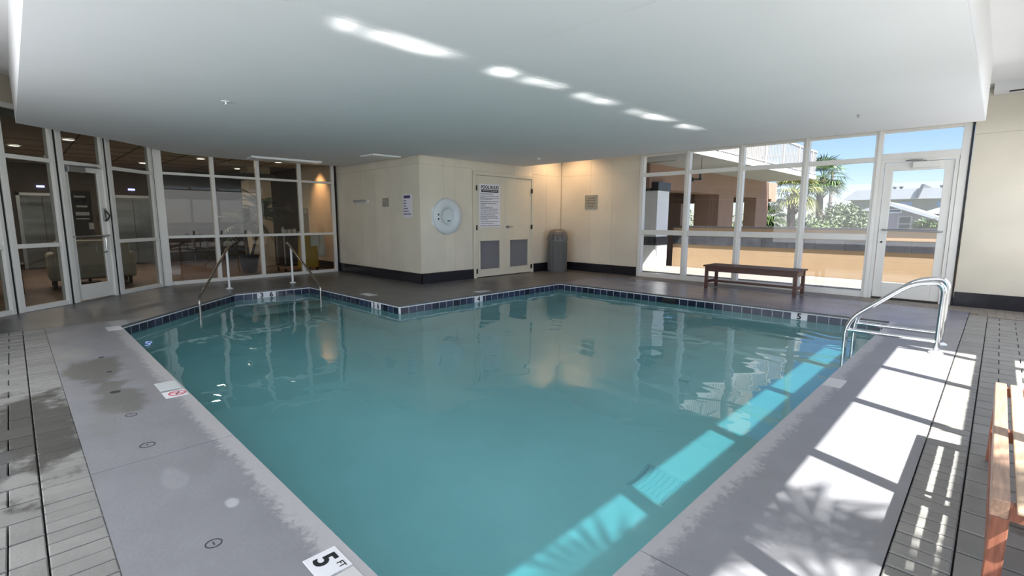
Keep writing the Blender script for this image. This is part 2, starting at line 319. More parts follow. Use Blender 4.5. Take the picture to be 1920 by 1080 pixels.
# waterline tiles: one mesh for each tile, set 2 mm proud of white grout
def tile_run(a, b_, skip=(), pitch=.152, start=0.):
    a = Vector(a); b_ = Vector(b_); d = (b_-a).normalized(); nrm = Vector((-d.y, d.x)); ln = (b_-a).length; k = 0
    MB().obox(a, b_, .010, -.20, -.022, -.005).obj('grout', m_grout, pb)
    s = start
    while s < ln-.03:
        e = min(s+pitch, ln); mid = (s+e)/2
        if not any(lo < mid < hi for lo, hi in skip):
            MB().obox(a+d*(s+.004), a+d*(e-.004), .010, -.188, -.042, -.008).obj('tile', m_tile, pb)
        s = e
tile_run((-6.65,8.20), (-.93,8.22), skip=((2.5,2.6),))
tile_run((-6.63,4.20), (-6.65,8.20))
tile_run((-9.85,4.15), (-6.63,4.20))
tile_run((-9.85,2.75), (-9.85,4.15))
tile_run((-7.85,.86), (-9.85,2.75))
# the runs above are laid on the water side; steps under the rails, main drain
MB().box(-9.84,2.9,-.50,-9.2,4.14,-.45).obj('pool_step', m_plaster, pb)
MB().box(-9.84,2.6,-.85,-8.8,4.14,-.80).obj('pool_step', m_plaster, pb)
dr = thing('main_drain', 'square slotted drain grate on the sunlit pool floor', 'drain', (-1.84,3.56,-1.6))
MB().box(-2.01,3.38,-1.598,-1.67,3.76,-1.585).obj('drain_frame', m_mark, dr)
for k in range(7): MB().box(-1.985+k*.047,3.40,-1.585,-1.979+k*.047,3.74,-1.582).obj('slot', m_louv, dr)

fl = struct('floor')
def slab(name, poly, m, z=0., th=.035, par=fl): return MB().prism(poly, z-th, z).obj(name, m, par)
j = .006
slab('slab', [(-8.3,.17),(-3.33,.17),(-3.33,.86),(-7.85,.86),(-8.3,1.285)], m_deck)
slab('slab', [(-3.33+j,.17),(-.2,.17),(-.2,.86),(-3.33+j,.86)], m_deck)
slab('slab', [(-.93,.86),(-.2,.86),(-.2,1.70),(-.93,1.70)], m_deck)
slab('slab', [(-.93,1.70+j),(-.2,1.70+j),(-.2,8.22),(-.93,8.22)], m_deck)
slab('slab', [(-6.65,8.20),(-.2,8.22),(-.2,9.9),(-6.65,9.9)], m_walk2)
slab('slab', [(-8.5,9.6),(-6.65,9.6),(-6.65,9.9),(-6.1,9.9),(-6.1,10.51),(-8.5,10.51)], m_walk)
slab('slab', [(-8.5,4.171),(-6.63,4.20),(-6.65,8.2),(-6.65,9.6),(-8.5,9.6)], m_walk)
slab('slab', [(-9.85,4.15),(-8.5,4.171),(-8.5,5.93),(-12.3,5.93),(-12.3,4.15)], m_walk)
slab('slab', [(-12.3,1.5),(-9.9,-.2),(-9.1,-.2),(-8.3,.17),(-8.3,1.285),(-9.85,2.75),(-9.85,4.15),(-12.3,4.15)], m_walk)
slab('slab', [(-9.1,-.2),(-8.3,-.2),(-8.3,.17)], m_walk)
slab('slab', [(-9.9,-.2),(-8.3,-.2),(-8.3,-2.2),(-9.9,-2.2)], m_walk)
MB().box(-8.31,-2.3,-.12,.8,.19,-.05).obj('mortar_bed', m_joint, fl)
MB().box(-.21,.1,-.12,.8,10.6,-.05).obj('mortar_bed', m_joint, fl)
MB().box(-6.1,9.86,-.12,.8,10.6,-.05).obj('mortar_bed', m_joint, fl)
# coping nose: slabs run 12 mm over the tiles
for a_, b_ in (((-6.65,8.20),(-.93,8.22)),((-6.63,4.20),(-6.65,8.20)),((-9.85,4.15),(-6.63,4.20)),((-9.85,2.75),(-9.85,4.15)),((-7.85,.86),(-9.85,2.75))):
    MB().obox(a_, b_, .03, -.024, -.0005, -.005).obj('coping_nose', m_walk, fl)
# drain and core marks in the left deck
for (x, y, r) in ((-6.17,.5,.022),(-5.53,.49,.022),(-4.84,.45,.035)):
    MB().lathe([(r,-.01),(r,.0015)], (x,y,0), 20).obj('floor_drain', m_drain, fl)
for (x, y, r) in ((-4.18,.46,.035),(-3.54,.45,.04),(-2.23,.47,.032)):
    rg = MB(); rg.lathe([(r,0),(r,.002),(r-.004,.002),(r-.004,0)], (x,y,0), 24, 'z', False); rg.box(x-.012,y-.002,0,x+.012,y+.002,.002); rg.obj('cleanout_ring', m_drain, fl)
# pavers
pl = struct('paver_walkway')
bm_sx = MB().cbox(-.0455,-.0955,-.05,.0455,.0955,0,.005).mesh('brick', m_paver)     # soldier brick across an X run
bm_sy = MB().cbox(-.0955,-.0455,-.05,.0955,.0455,0,.005).mesh('brick', m_paver)
bm_b = MB().cbox(-.093,-.048,-.05,.093,.048,0).mesh('brick', m_paver_brown)
def inst(name, me, loc, parent):
    o = D.objects.new(name, me); o.location = loc; o.parent = parent; COL.objects.link(o); return o
def jz(): return random.uniform(-.0025, .0)
x = -8.25
while x < -1.6: inst('brick', bm_sx, (x, .074, jz()), pl); x += .1015
bl = {}
def blk(w, h, m, ix=.006, iy=.003):
    k = (round(w,3), round(h,3), m.name, ix)
    if k not in bl: bl[k] = MB().cbox(ix,iy,-.05,w-ix,h-iy,0,.004).mesh('paver', m)
    return bl[k]
x = -8.3; r = 0
while x < -1.6:
    ys = (-.025,-.14,-.44,-.74) if r % 2 == 0 else (-.025,-.28,-.54,-.74)
    if r % 5 == 2: ys = (-.025,-.14,-.30,-.60)
    for k in range(3): inst('paver', blk(.2, ys[k]-ys[k+1], m_paver), (x, ys[k+1], jz()), pl)
    x += .203; r += 1
MB().box(-8.3,-2.2,-.05,-1.5,-.745,-.003).obj('paving_rest', m_paver, pl)
MB().box(-1.5,-2.2,-.05,.75,.165,-.003).obj('paving_rest', m_paver, pl)
pr_ = struct('paver_walkway.001')
y = .85
while y < 9.62: inst('brick', bm_sy, (-.099, y, jz()), pr_); y += .1015
y = .8; r = 0
while y < 9.5:
    xs = (0,.12,.42,.75) if r % 2 == 0 else (0,.27,.55,.75)
    for k in range(3): inst('paver', blk(xs[k+1]-xs[k], .2, m_paver, .003, .0055), (xs[k], y, jz()), pr_)
    y += .203; r += 1
MB().box(-.2,.17,-.05,.75,.795,-.003).obj('paving_rest', m_paver, pr_)
pw = struct('paver_walkway.002')
for rr, y in enumerate((9.95, 10.05, 10.15, 10.26, 10.37, 10.47)):
    x = -6.0+(.1 if rr % 2 else 0)
    while x < .7:
        if not (rr < 0): inst('brick', bm_b, (x, y, jz()), pw)
        x += .19
for rr, y in enumerate((9.65, 9.75, 9.85)):
    x = -.1+(.1 if rr % 2 else 0)
    while x < .7: inst('brick', bm_b, (x, y, jz()), pw); x += .19
# depth markers -------------------------------------------------
def floor_mark(x, y, w, h, label, rot=0, m=m_mark):
    t = thing('depth_marker', label, 'tile', (x, y, 0), None)
    o = MB().cbox(-w/2,-h/2,-.01,w/2,h/2,.0022,.001).obj('tile_face', m, None); o.parent = t; return t
t = floor_mark(-1.775,.755,.155,.135,'white deck tile reading 5 FT at the near edge of the pool')
text('5', .125, m_ink, t, (-1.795,.752,.003), (1,0,0), (0,1,0), bold=.003)
text('FT', .038, m_ink, t, (-1.728,.790,.003), (1,0,0), (0,1,0))
t = floor_mark(-1.62,.755,.13,.13,'blank pale deck tile right beside the 5 FT tile', m=mat('pale_worn_tile', (.56,.55,.54), .4))
t = floor_mark(-4.72,.775,.25,.145,'blank pale grey deck tile beside the no diving tile', m=mat('pale_grey_tile', (.55,.58,.59), .35))
t = floor_mark(-4.46,.775,.17,.15,'white deck tile with red no diving symbol')
o = MB(); o.lathe([(.058,.0022),(.058,.004),(.049,.004),(.049,.0022)], (0,0,0), 28, 'z', False); o = o.obj('red_ring', m_red); o.parent = t; o.location = (0,.012,0); 
o = MB().obox((-.04,-.03),(.04,.05),.010,.0022,.004).obj('red_slash', m_red); o.parent = t
o = MB().obox((-.035,.03),(.03,.0),.008,.0022,.0038).obj('diver_figure', m_ink); o.parent = t
floor_mark(-7.72,.78,.26,.15,'blank white deck tile at the left corner of the pool')
floor_mark(-8.0,4.42,.34,.17,'pale deck tile behind the 3 6 mark by the box wall')
floor_mark(-6.85,6.15,.17,.30,'pale deck tile behind the 4 mark on the pool edge')
floor_mark(-.86,4.74,.13,.26,'pale worn deck tile on the sunny right edge of the pool', m=bpy.data.materials['pale_worn_tile'])
def wall_mark(c, d, w, chars, label):
    c = Vector(c); d = Vector(d).normalized(); t = thing('depth_marker', label, 'tile', c)
    nrm = Vector((d.y, -d.x, 0))
    a = c-d*w/2; b_ = c+d*w/2
    MB().obox(a.xy, b_.xy, .012, -.19, -.040, -.010).obj('tile_face', m_mark, t)
    for ch, off in chars:
        # reader stands on the water side
        text(ch, .125, m_ink, t, c+d*off+nrm*.0175+Vector((0,0,-.088)), d, (0,0,1), bold=.004)
    return t
wall_mark((-9.85,3.30,0), (0,1,0), .34, (('3',-.085),('6',.085)), 'white waterline tiles reading 3 6 between the stair rails')
wall_mark((-7.32,4.187,0), (1,.012,0), .30, (('3',-.07),('6',.07)), 'white waterline tiles reading 3 6 in front of the box wall')
wall_mark((-6.637,5.85,0), (0,1,0), .20, (('4',0),), 'white waterline tile reading 4 before the louvred doors')
wall_mark((-2.02,8.216,0), (1,0,0), .22, (('5',0),), 'white waterline tile reading 5 near the grab rails')
# skimmer mouth
t = thing('pool_skimmer', 'black skimmer opening among the navy waterline tiles', 'skimmer', (-4.12,8.20,-.1))
MB().box(-4.24,8.183,-.19,-3.98,8.2,-.045).obj('skimmer_mouth', m_gask, t)
MB().box(-4.20,8.180,-.125,-4.02,8.19,-.11).obj('weir_flap', m_black, t)
# ================================================================ WALLS
def panels(par, p0, p1, us, zs, th=.02, mat_=m_stone):     # stone panels on the plan line p0->p1, proud of it by th to its right
    p0 = Vector(p0); p1 = Vector(p1); d = (p1-p0).normalized()
    for i in range(len(us)-1):
        for k in range(len(zs)-1):
            MB().obox(p0+d*(us[i]+.0018), p0+d*(us[i+1]-.0018), th, zs[k]+.0018, zs[k+1]-.0018, -th/2).obj('panel', mat_, par)
wb = struct('wall_box')        # pump room box; line runs so that its right hand faces the pool
MB().prism([(-8.53,5.96),(-8.53,7.36),(-9.0,7.36),(-9.0,9.36),(-8.53,9.36),(-8.53,10.6),(-14.5,10.6),(-14.5,5.96)], -.05, 3.2).obj('core', m_wall, wb)
panels(wb, (-8.53,5.93), (-8.53,7.4), (.0,.62,.92,1.42), (.22,2.47,2.85))
panels(wb, (-8.53,7.35), (-8.53,9.4), (0,.7,1.35,2.0), (2.42,2.85))
panels(wb, (-8.53,9.35), (-8.53,10.5), (0,.55,1.14), (.22,2.47,3.2))
panels(wb, (-14.4,5.96), (-8.50,5.96), (0,.7,1.4,2.1,2.7,3.5,4.15,4.7,5.25,5.9), (.22,2.47,2.9))
bb = struct('baseboard_box')
MB().box(-8.51,5.92,0,-8.488,7.37,.215).obj('base_tile', m_black, bb); MB().box(-8.51,9.37,0,-8.488,10.5,.215).obj('base_tile', m_black, bb)
MB().box(-14.4,5.918,0,-8.488,5.94,.215).obj('base_tile', m_black, bb)
wf = struct('wall_far')
MB().box(-8.6,10.52,-.05,-6.14,10.75,3.4).obj('core', m_wall, wf)
panels(wf, (-8.5,10.53), (-6.16,10.53), (0,.95,1.6,2.34), (.22,2.47,3.2))
MB().box(-.42,10.52,-.05,.95,10.75,3.4).obj('core', m_wall, wf)
panels(wf, (-.42,10.53), (.78,10.53), (0,.95,1.2), (.22,2.66,3.32))
MB().box(-6.14,10.46,2.84,-.42,10.75,3.4).obj('lintel', m_wall, wf)
bf = struct('baseboard_far')
MB().box(-8.49,10.488,0,-6.16,10.51,.215).obj('base_tile', m_black, bf); MB().box(-.42,10.488,0,.76,10.51,.225).obj('base_tile', m_black, bf)
wr = struct('wall_right')
MB().box(.78,10.5,-.05,.95,10.75,3.4).obj('core', m_wall, wr)
MB().box(.78,-2.35,3.13,.95,10.5,3.4).obj('lintel', m_wall, wr)
wk = struct('wall_back')
MB().box(-8.9,-2.35,2.75,.95,-2.2,3.4).obj('lintel', m_wall, wk)
MB().box(-8.9,-2.35,-.05,.95,-2.2,.35).obj('knee_wall', m_wall, wk)
for x in (-8.9,-6.6,-4.3,-2.0,.3): MB().box(x-.1,-2.36,.35,x+.1,-2.19,2.75).obj('pier', m_wall, wk)
# soffit and ceiling
SOF = [(-.27,.18),(-.27,8.97),(-8.45,8.97),(-8.45,5.88),(-11.62,5.88),(-11.74,5.6),(-11.90,4.6),(-11.97,3.6),(-11.93,2.95),(-11.78,2.45),(-11.45,2.1),(-11.13,1.86),(-10.67,1.44),(-10.33,1.08),(-9.94,.55),(-9.62,.18)]
ce = struct('ceiling')
MB().prism([(-9.6,-2.5),(.95,-2.5),(.95,10.76),(-8.6,10.76),(-8.6,6.0),(-12.6,6.0),(-12.6,2.0),(-10.2,-.3)], 3.32, 3.6).obj('upper_ceiling', m_ceil, ce)
sf = struct('trim_1')
def cut(poly, x=None, y=None, lo=True):       # clip polygon by an axis line
    out = []; k = 0 if x is not None else 1; c = x if x is not None else y; n = len(poly)
    ins = (lambda p: p[k] <= c) if lo else (lambda p: p[k] >= c)
    for i in range(n):
        a, b = poly[i], poly[(i+1)%n]
        if ins(a): out.append(a)
        if ins(a) != ins(b):
            t = (c-a[k])/(b[k]-a[k]); out.append((a[0]+(b[0]-a[0])*t, a[1]+(b[1]-a[1])*t))
    return out
g_ = .002
for xl, xh in ((-20,-3.14-g_),(-3.14+g_,9)):
    q = cut(cut(SOF, x=xl, lo=False), x=xh)
    for yl, yh in ((-5,2.80-g_),(2.80+g_,20)):
        qq = cut(cut(q, y=yl, lo=False), y=yh)
        if len(qq) > 2: MB().prism(qq, 2.63, 2.66).obj('ceiling_panel', m_ceil, sf)
MB().prism(SOF, 2.655, 3.325).obj('soffit_body', m_ceil, sf)
tb = struct('trim_2')
MB().box(-.26,10.2,3.2,.78,10.5,3.32).obj('light_trough', m_ceil, tb); MB().box(-.1,10.25,3.19,.7,10.31,3.205).obj('slot', m_gask, tb)
tr = struct('trim_3')
MB().box(-10.4,-2.0,2.86,-9.0,-.2,2.93).obj('dark_head', m_gask, tr)
# ceiling fittings
def ceil_fix(poly, label, dz):
    c = Vector((sum(p[0] for p in poly)/4, sum(p[1] for p in poly)/4, 2.63)); t = thing('ceiling_light', label, 'light', c)
    MB().prism(poly, 2.63-dz, 2.63).obj('housing', m_fix, t)
    q = [(c.x+(p[0]-c.x)*.86, c.y+(p[1]-c.y)*.9) for p in poly]; MB().prism(q, 2.63-dz-.006, 2.63-dz+.001).obj('diffuser', m_frame, t)
ceil_fix([(-11.50,3.65),(-11.05,3.60),(-11.0,5.05),(-11.45,5.10)], 'long flat white ceiling panel light by the lobby glass', .035)
ceil_fix([(-9.45,5.15),(-8.95,5.15),(-8.95,5.80),(-9.45,5.80)], 'small flat white ceiling panel above the box wall', .02)
t = sf
MB().lathe([(.045,0),(.045,-.006),(.012,-.008),(.010,-.03),(.02,-.032),(.02,-.035)], (-6.19,1.79,2.63), 16).obj('sprinkler_head', m_fix, t); MB().box(-6.195,1.77,2.595,-6.185,1.81,2.615).obj('deflector', m_steel2, t)
t = sf
MB().lathe([(.022,0),(.022,-.004),(.008,-.006),(.008,-.03),(.012,-.032),(.012,-.035)], (-1.37,7.41,2.63), 16).obj('sprinkler_head', m_steel2, t)
t = sf
MB().lathe([(.045,0),(.045,-.006),(.012,-.008),(.010,-.03),(.02,-.032),(.02,-.035)], (-7.1,8.0,2.63), 16).obj('sprinkler_head', m_fix, t)
t = thing('downlight', 'warm recessed downlight above the trash can', 'light', (-7.9,9.9,3.32))
MB().lathe([(.10,0),(.10,-.008),(.075,-.008),(.075,-.002)], (-7.9,9.9,3.32), 24, 'z', False).obj('trim_ring', m_fix, t); MB().lathe([(.074,-.004),(.0001,-.004)], (-7.9,9.9,3.32), 24).obj('lens', m_lampon, t)
l = D.lights.new('downlight_lamp', 'SPOT'); l.energy = 45; l.color = (1,.62,.33); l.spot_size = 2.4; l.spot_blend = .8; l.shadow_soft_size = .07
o = D.objects.new('downlight_lamp', l); COL.objects.link(o); o.location = (-7.9,9.9,3.25)
# ================================================================ GLAZING
def post(a, w, d, z0, z1, dr, par, name='mullion', m=m_frame):     # post centred on plan point a, along direction dr
    a = Vector(a); dr = Vector(dr).normalized(); mb = MB()
    mb.obox(a-dr*w/2, a+dr*w/2, d, z0, z1); return mb.obj(name, m, par, bevel=.004)
def bar(a, b_, d, z0, z1, par, name='rail', m=m_frame): return MB().obox(a, b_, d, z0, z1).obj(name, m, par, bevel=.003)
def pane(a, b_, z0, z1, par, m): return MB().obox(a, b_, .006, z0, z1).obj('pane', m, par)
# far window wall
w1 = struct('window_1'); Y = 10.56
mx = [-6.10,-4.99,-3.86,-2.70,-1.60]
for i, x in enumerate(mx):
    post((x,Y), .105, .12, 0, 2.86, (1,0), w1); MB().box(x-.012,Y-.075,0.02,x+.012,Y-.058,2.84).obj('glazing_bead', m_frame, w1)
post((-.50,Y), .10, .12, 0, 2.86, (1,0), w1); post((-.435,Y-.03), .02, .10, 0, 2.9, (1,0), w1, 'gasket', m_gask)
for i in range(4):
    a, b_ = mx[i]+.052, mx[i+1]-.052
    bar((a,Y),(b_,Y),.11,0,.10,w1); bar((a,Y),(b_,Y),.11,1.00,1.11,w1); bar((a,Y),(b_,Y),.11,2.34,2.42,w1); bar((a,Y),(b_,Y),.11,2.80,2.86,w1)
    pane((a,Y+.02),(b_,Y+.02),.10,1.0,w1,m_glass); pane((a,Y+.02),(b_,Y+.02),1.11,2.34,w1,m_glass); pane((a,Y+.02),(b_,Y+.02),2.42,2.8,w1,m_glass)
bar((-1.548,Y),(-.55,Y),.12,2.36,2.46,w1); bar((-1.548,Y),(-.55,Y),.11,2.80,2.86,w1); pane((-1.548,Y+.02),(-.55,Y+.02),2.46,2.8,w1,m_glass)
d1 = struct('door_1')
MB().box(-1.545,Y-.05,0,-1.50,Y+.05,2.36).box(-.60,Y-.05,0,-.553,Y+.05,2.36).box(-1.5,Y-.05,2.31,-.6,Y+.05,2.36).obj('door_frame', m_frame, d1)
MB().box(-1.49,Y-.03,.03,-1.375,Y+.02,2.30).box(-.72,Y-.03,.03,-.605,Y+.02,2.30).box(-1.375,Y-.03,.03,-.72,Y+.02,.28).box(-1.375,Y-.03,2.17,-.72,Y+.02,2.30).obj('door_leaf', m_frame, d1, bevel=.004)
pane((-1.375,Y),(-.72,Y),.28,2.17,d1,m_glass)
MB().box(-1.5,Y-.06,0.0,-.6,Y+.06,.02).obj('threshold', m_gask, d1)
MB().tube(rounded([(-1.43,Y-.03,1.19),(-1.43,Y-.10,1.19),(-.66,Y-.10,1.17),(-.66,Y-.03,1.17)],.04), .014).obj('push_bar', m_steel2, d1, True)
MB().box(-1.12,Y-.10,2.20,-.77,Y-.03,2.30).obj('door_closer', m_frame, d1, bevel=.006)
MB().tube([(-.95,Y-.07,2.31),(-1.2,Y-.16,2.32),(-1.0,Y-.05,2.335)], .010, 8).obj('closer_arm', m_steel2, d1)
MB().lathe([(.016,0),(.016,-.012),(.008,-.014)], (-1.435,Y-.03,.98), 16, 'y').obj('lock_cylinder', m_gask, d1)
# right window wall (just outside the frame on the right, the sun comes through it)
w2 = struct('window_2'); X = .82
my = [10.45,9.35,8.30,7.25,6.21,5.07,3.87,2.67,1.50,.34,-.85,-2.05]
for y in my: post((X,y), .085, .10, 0, 3.12, (0,1), w2)
for i in range(len(my)-1):
    b_, a = my[i]-.042, my[i+1]+.042
    for z0, z1 in ((0,.09),(.90,1.17),(2.17,2.60),(3.05,3.14)): bar((X,a),(X,b_),.09,z0,z1,w2)
    for z0, z1 in ((.09,.90),(1.17,2.17),(2.60,3.05)): pane((X+.02,a),(X+.02,b_),z0,z1,w2,m_glass)
w5 = struct('window_5')  # unseen back windows, added to let fill light in
for x in (-7.75,-5.45,-3.15,-.85):
    pane((x-1.05,-2.27),(x+1.05,-2.27),.35,2.75,w5,m_glass); bar((x-1.05,-2.27),(x+1.05,-2.27),.06,1.5,1.56,w5)
# lobby glass front, faceted
FP = [(-7.2,-2.25),(-8.35,-1.55),(-9.2,-.72),(-9.90,-.08),(-10.48,.56),(-11.09,1.22),(-11.88,2.03)]
w3 = struct('window_3'); d2 = struct('door_2')
ZB = ((0,.07),(.92,.98),(2.19,2.25),(2.88,2.95))
for i in range(len(FP)):
    p = Vector(FP[i]); 
    if i < len(FP)-1: dr = (Vector(FP[i+1])-p).normalized(); post(p+dr*.075, .085, .10, 0, 2.95, dr, w3)
    if i > 0: dp = (p-Vector(FP[i-1])).normalized(); post(p-dp*.05, .055, .10, 0, 2.95, dp, w3)
    dg = (Vector(FP[min(i+1,len(FP)-1)])-Vector(FP[max(i-1,0)])).normalized(); post(p+dg*.005, .045, .06, 0, 2.95, dg, w3, 'gasket', m_gask)
for i in range(len(FP)-1):
    a = Vector(FP[i]); b_ = Vector(FP[i+1]); d = (b_-a).normalized(); a2 = a+d*.115; b2 = b_-d*.078
    isdoor = (i == 4)
    for k, (z0, z1) in enumerate(ZB):
        if isdoor and k in (0, 1): continue
        bar(a2, b2, .09, z0, z1, w3)
    if not isdoor:
        pane(a2,b2,.07,.92,w3,m_glassl); pane(a2,b2,.98,2.19,w3,m_glassl)
    else:
        dn = Vector((-d.y, d.x)); nn = -dn if (-dn).dot(-a) > 0 else dn      # towards the pool
        MB().obox(a2, a2+d*.075, .05, .02, 2.18).obox(b2-d*.095, b2, .05, .02, 2.18).obox(a2+d*.075, b2-d*.095, .05, .02, .27).obox(a2+d*.075, b2-d*.095, .05, 2.10, 2.18).obj('door_leaf', m_frame, d2, bevel=.004)
        pane(a2+d*.075, b2-d*.095, .27, 2.10, d2, m_glassl)
        q = lambda u, h, z: (*(a2+d*u+nn*h), z)
        L_ = (b2-a2).length
        MB().tube([q(.03,.03,1.06),q(.03,.07,1.06),q(L_-.04,.07,1.06),q(L_-.04,.03,1.06)], .012, 10).obj('push_bar', m_steel, d2, True)
        MB().tube(rounded([q(L_-.14,.03,1.04),q(L_-.14,.09,1.04),q(L_-.14,.09,.78),q(L_-.14,.03,.78)],.03), .011, 10).obj('pull_handle', m_steel, d2, True)
        c0 = a2+d*.02+nn*.06; MB().obox(c0, c0+d*.30, .07, 2.08, 2.17).obj('door_closer', m_steel2, d2, bevel=.005)
        MB().tube([q(.18,.07,2.18),q(.5,.13,2.19),q(.62,.05,2.20)], .009, 8).obj('closer_arm', m_steel2, d2)
        MB().obox(b2-d*.075+nn*.035, b2-d*.025+nn*.035, .03, 1.30, 1.52).obj('lock_box', m_steel2, d2, bevel=.004)
        MB().tube([q(L_-.05,.06,1.48),q(L_-.02,.10,1.40),q(L_-.06,.10,1.34),q(L_-.07,.06,1.31)], .012, 8).obj('lever', m_gask, d2, True)
    pane(a2,b2,2.25,2.88,w3,m_glassl)
w4 = struct('window_4')
GP = [(-11.95,2.06),(-12.015,3.10),(-12.07,4.02),(-12.13,4.98),(-12.18,5.86)]
post((-11.93,2.10), .20, .12, 0, 2.95, (-.06,1), w4)
for i in range(1,5): post(Vector(GP[i])-(Vector((0,.03)) if i == 4 else Vector((0,0))), .07, .10, 0, 2.95, (-.06,1), w4)
post((-12.18,5.90), .035, .09, 0, 2.95, (0,1), w4, 'gasket', m_gask)
for i in range(4):
    a = Vector(GP[i]); b_ = Vector(GP[i+1]); d = (b_-a).normalized(); a = a+d*(.10 if i == 0 else .035); b_ = b_-d*.035
    for z0, z1 in ((0,.07),(.95,1.005),(2.22,2.27),(2.88,2.95)): bar(a,b_,.09,z0,z1,w4)
    for z0, z1 in ((.07,.95),(1.005,2.22),(2.27,2.88)): pane(a,b_,z0,z1,w4,m_glassl)
tv = struct('trim_4')
for i in range(len(FP)-1): MB().obox(FP[i], FP[i+1], .14, 2.95, 3.35).obj('head_panel', m_beige, tv)
for i in range(4): MB().obox(GP[i], GP[i+1], .14, 2.95, 3.35).obj('head_panel', m_beige, tv)
# louvred double door
d3 = struct('door_3')
MB().box(-8.56,7.36,0,-8.47,7.44,2.42).box(-8.56,9.30,0,-8.47,9.37,2.42).box(-8.56,7.44,2.34,-8.47,9.30,2.42).obj('door_frame', m_door, d3, bevel=.004)
MB().box(-8.9,7.4,0,-8.62,9.34,2.4).obj('louvre_shade_block', m_gask, d3)  # black block puts the shade behind the louvres into colour
for k, (y0, y1) in enumerate(((7.445,8.372),(8.378,9.295))):
    mid0, mid1 = (7.55,8.19) if k == 0 else (8.52,9.18)
    MB().box(-8.54,y0,.02,-8.495,mid0,2.335).box(-8.54,mid1,.02,-8.495,y1,2.335).box(-8.54,mid0,.02,-8.495,mid1,.19).box(-8.54,mid0,.86,-8.495,mid1,2.335).obj('door_leaf', m_door, d3)
    MB().box(-8.50,mid0-.02,.17,-8.487,mid0+.012,.88).box(-8.50,mid1-.012,.17,-8.487,mid1+.02,.88).box(-8.50,mid0,.17,-8.487,mid1,.195).box(-8.50,mid0,.85,-8.487,mid1,.88).obj('louvre_frame', m_door, d3)
    z = .205
    while z < .84:
        s = MB(); s.add([(-8.535,mid0+.01,z+.024),(-8.535,mid1-.01,z+.024),(-8.50,mid1-.01,z),(-8.50,mid0+.01,z),(-8.535,mid0+.01,z+.027),(-8.535,mid1-.01,z+.027),(-8.50,mid1-.01,z+.003),(-8.50,mid0+.01,z+.003)],
              [(0,1,2,3),(7,6,5,4),(0,4,5,1),(1,5,6,2),(2,6,7,3),(3,7,4,0)]); s.obj('slat', m_louv, d3); z += .027
    hy = y0-.004 if k == 0 else y1+.004
    for hz in (.16,1.16,2.05): MB().box(-8.485,hy-.022,hz-.055,-8.465,hy+.022,hz+.055).obj('hinge', m_gask, d3)
MB().box(-8.495,8.366,.05,-8.483,8.384,2.30).obj('astragal', m_door, d3)
MB().lathe([(.035,0),(.035,.01),(.014,.012),(.014,.045),(.030,.050),(.032,.065),(.018,.078),(.0001,.08)], (-8.495,8.44,1.17), 20, 'x').obj('door_knob', m_steel2, d3, True)
MB().tube([(-8.44,8.44,1.17),(-8.43,8.58,1.17)], .010, 8).obj('door_lever', m_steel2, d3, True)
# ================================================================ THINGS ON THE WALLS
XW = -8.509; YW = 5.939
def bars_of_print(par, rows, u0, place, m, h=.011, name='small_print'):   # unreadable rows of print, cut into word lengths
    rr = random.Random(11); mb = MB()
    for z, u_a, u_b in rows:
        u = u_a
        while u < u_b-.01:
            w = min(rr.uniform(.02,.07), u_b-u); place(mb, u, u+w, z-h/2, z+h/2); u += w+.012
    return mb.obj(name, m, par, kind='stuff')
t = thing('rules_sign', 'tall white pool rules sign on the left louvred door', 'sign', (-8.49,7.86,1.65))
MB().box(-8.494,7.54,1.16,-8.487,8.20,2.15).obj('sign_board', m_sign, t, bevel=.002)
text('POOL RULES', .098, m_ink, t, (-8.4865,7.87,2.075), (0,1,0), (0,0,1), bold=.003)
MB().box(-8.487,7.60,1.965,-8.4855,8.14,2.025).obj('banner', m_ink, t)
pf = lambda mb, a, b_, z0, z1: mb.box(-8.487,a,z0,-8.4862,b_,z1)
bars_of_print(t, [(1.997,7.64,8.10)], 0, lambda mb,a,b_,z0,z1: mb.box(-8.4855,a,z0,-8.4848,b_,z1), m_sign, .014, 'banner_print')
bars_of_print(t, [(z, 7.57, e) for z, e in ((1.925,7.98),(1.875,8.16),(1.835,8.15),(1.805,7.95),(1.755,8.17),(1.71,8.08),(1.67,7.72),(1.625,7.95),(1.585,8.12),(1.54,8.1),(1.495,8.15),(1.45,8.06),(1.41,8.1),(1.375,8.12),(1.34,7.8),(1.30,8.16),(1.255,8.0),(1.20,8.17))], 0, pf, m_ink2, .012)
t = thing('notice_sign', 'white notice with a purple heading on the cream wall', 'sign', (-8.97,YW,1.62))
MB().box(-9.14,YW-.006,1.38,-8.80,YW,1.87).obj('sign_board', m_sign, t)
mp_ = mat('purple_print', (.10,.06,.20), .5)
MB().box(-9.10,YW-.0075,1.785,-8.86,YW-.006,1.845).obj('heading', mp_, t)
bars_of_print(t, [(z, -9.11, e) for z, e in ((1.735,-8.99),(1.68,-9.01),(1.625,-9.01),(1.57,-8.95),(1.515,-8.91),(1.455,-8.84))], 0, lambda mb,a,b_,z0,z1: mb.box(a,YW-.0075,z0,b_,YW-.006,z1), mp_, .022)
t = thing('coat_hook_strip', 'short white hook strip on the cream wall by the lobby glass', 'hook rail', (-10.9,YW,1.75))
MB().box(-11.25,YW-.02,1.72,-10.58,YW,1.79).obj('back_board', m_whitepaint, t, bevel=.003)
for k in range(5):
    x = -11.15+k*.12; MB().tube([(x,YW-.02,1.775),(x,YW-.07,1.77),(x,YW-.085,1.80)], .011, 8).tube([(x,YW-.02,1.745),(x,YW-.05,1.735),(x,YW-.06,1.75)], .010, 8).obj('hook', m_steel2, t, True)
t = thing('wall_plate', 'small square metal plate between hooks and notice', 'plate', (-9.83,YW,1.72))
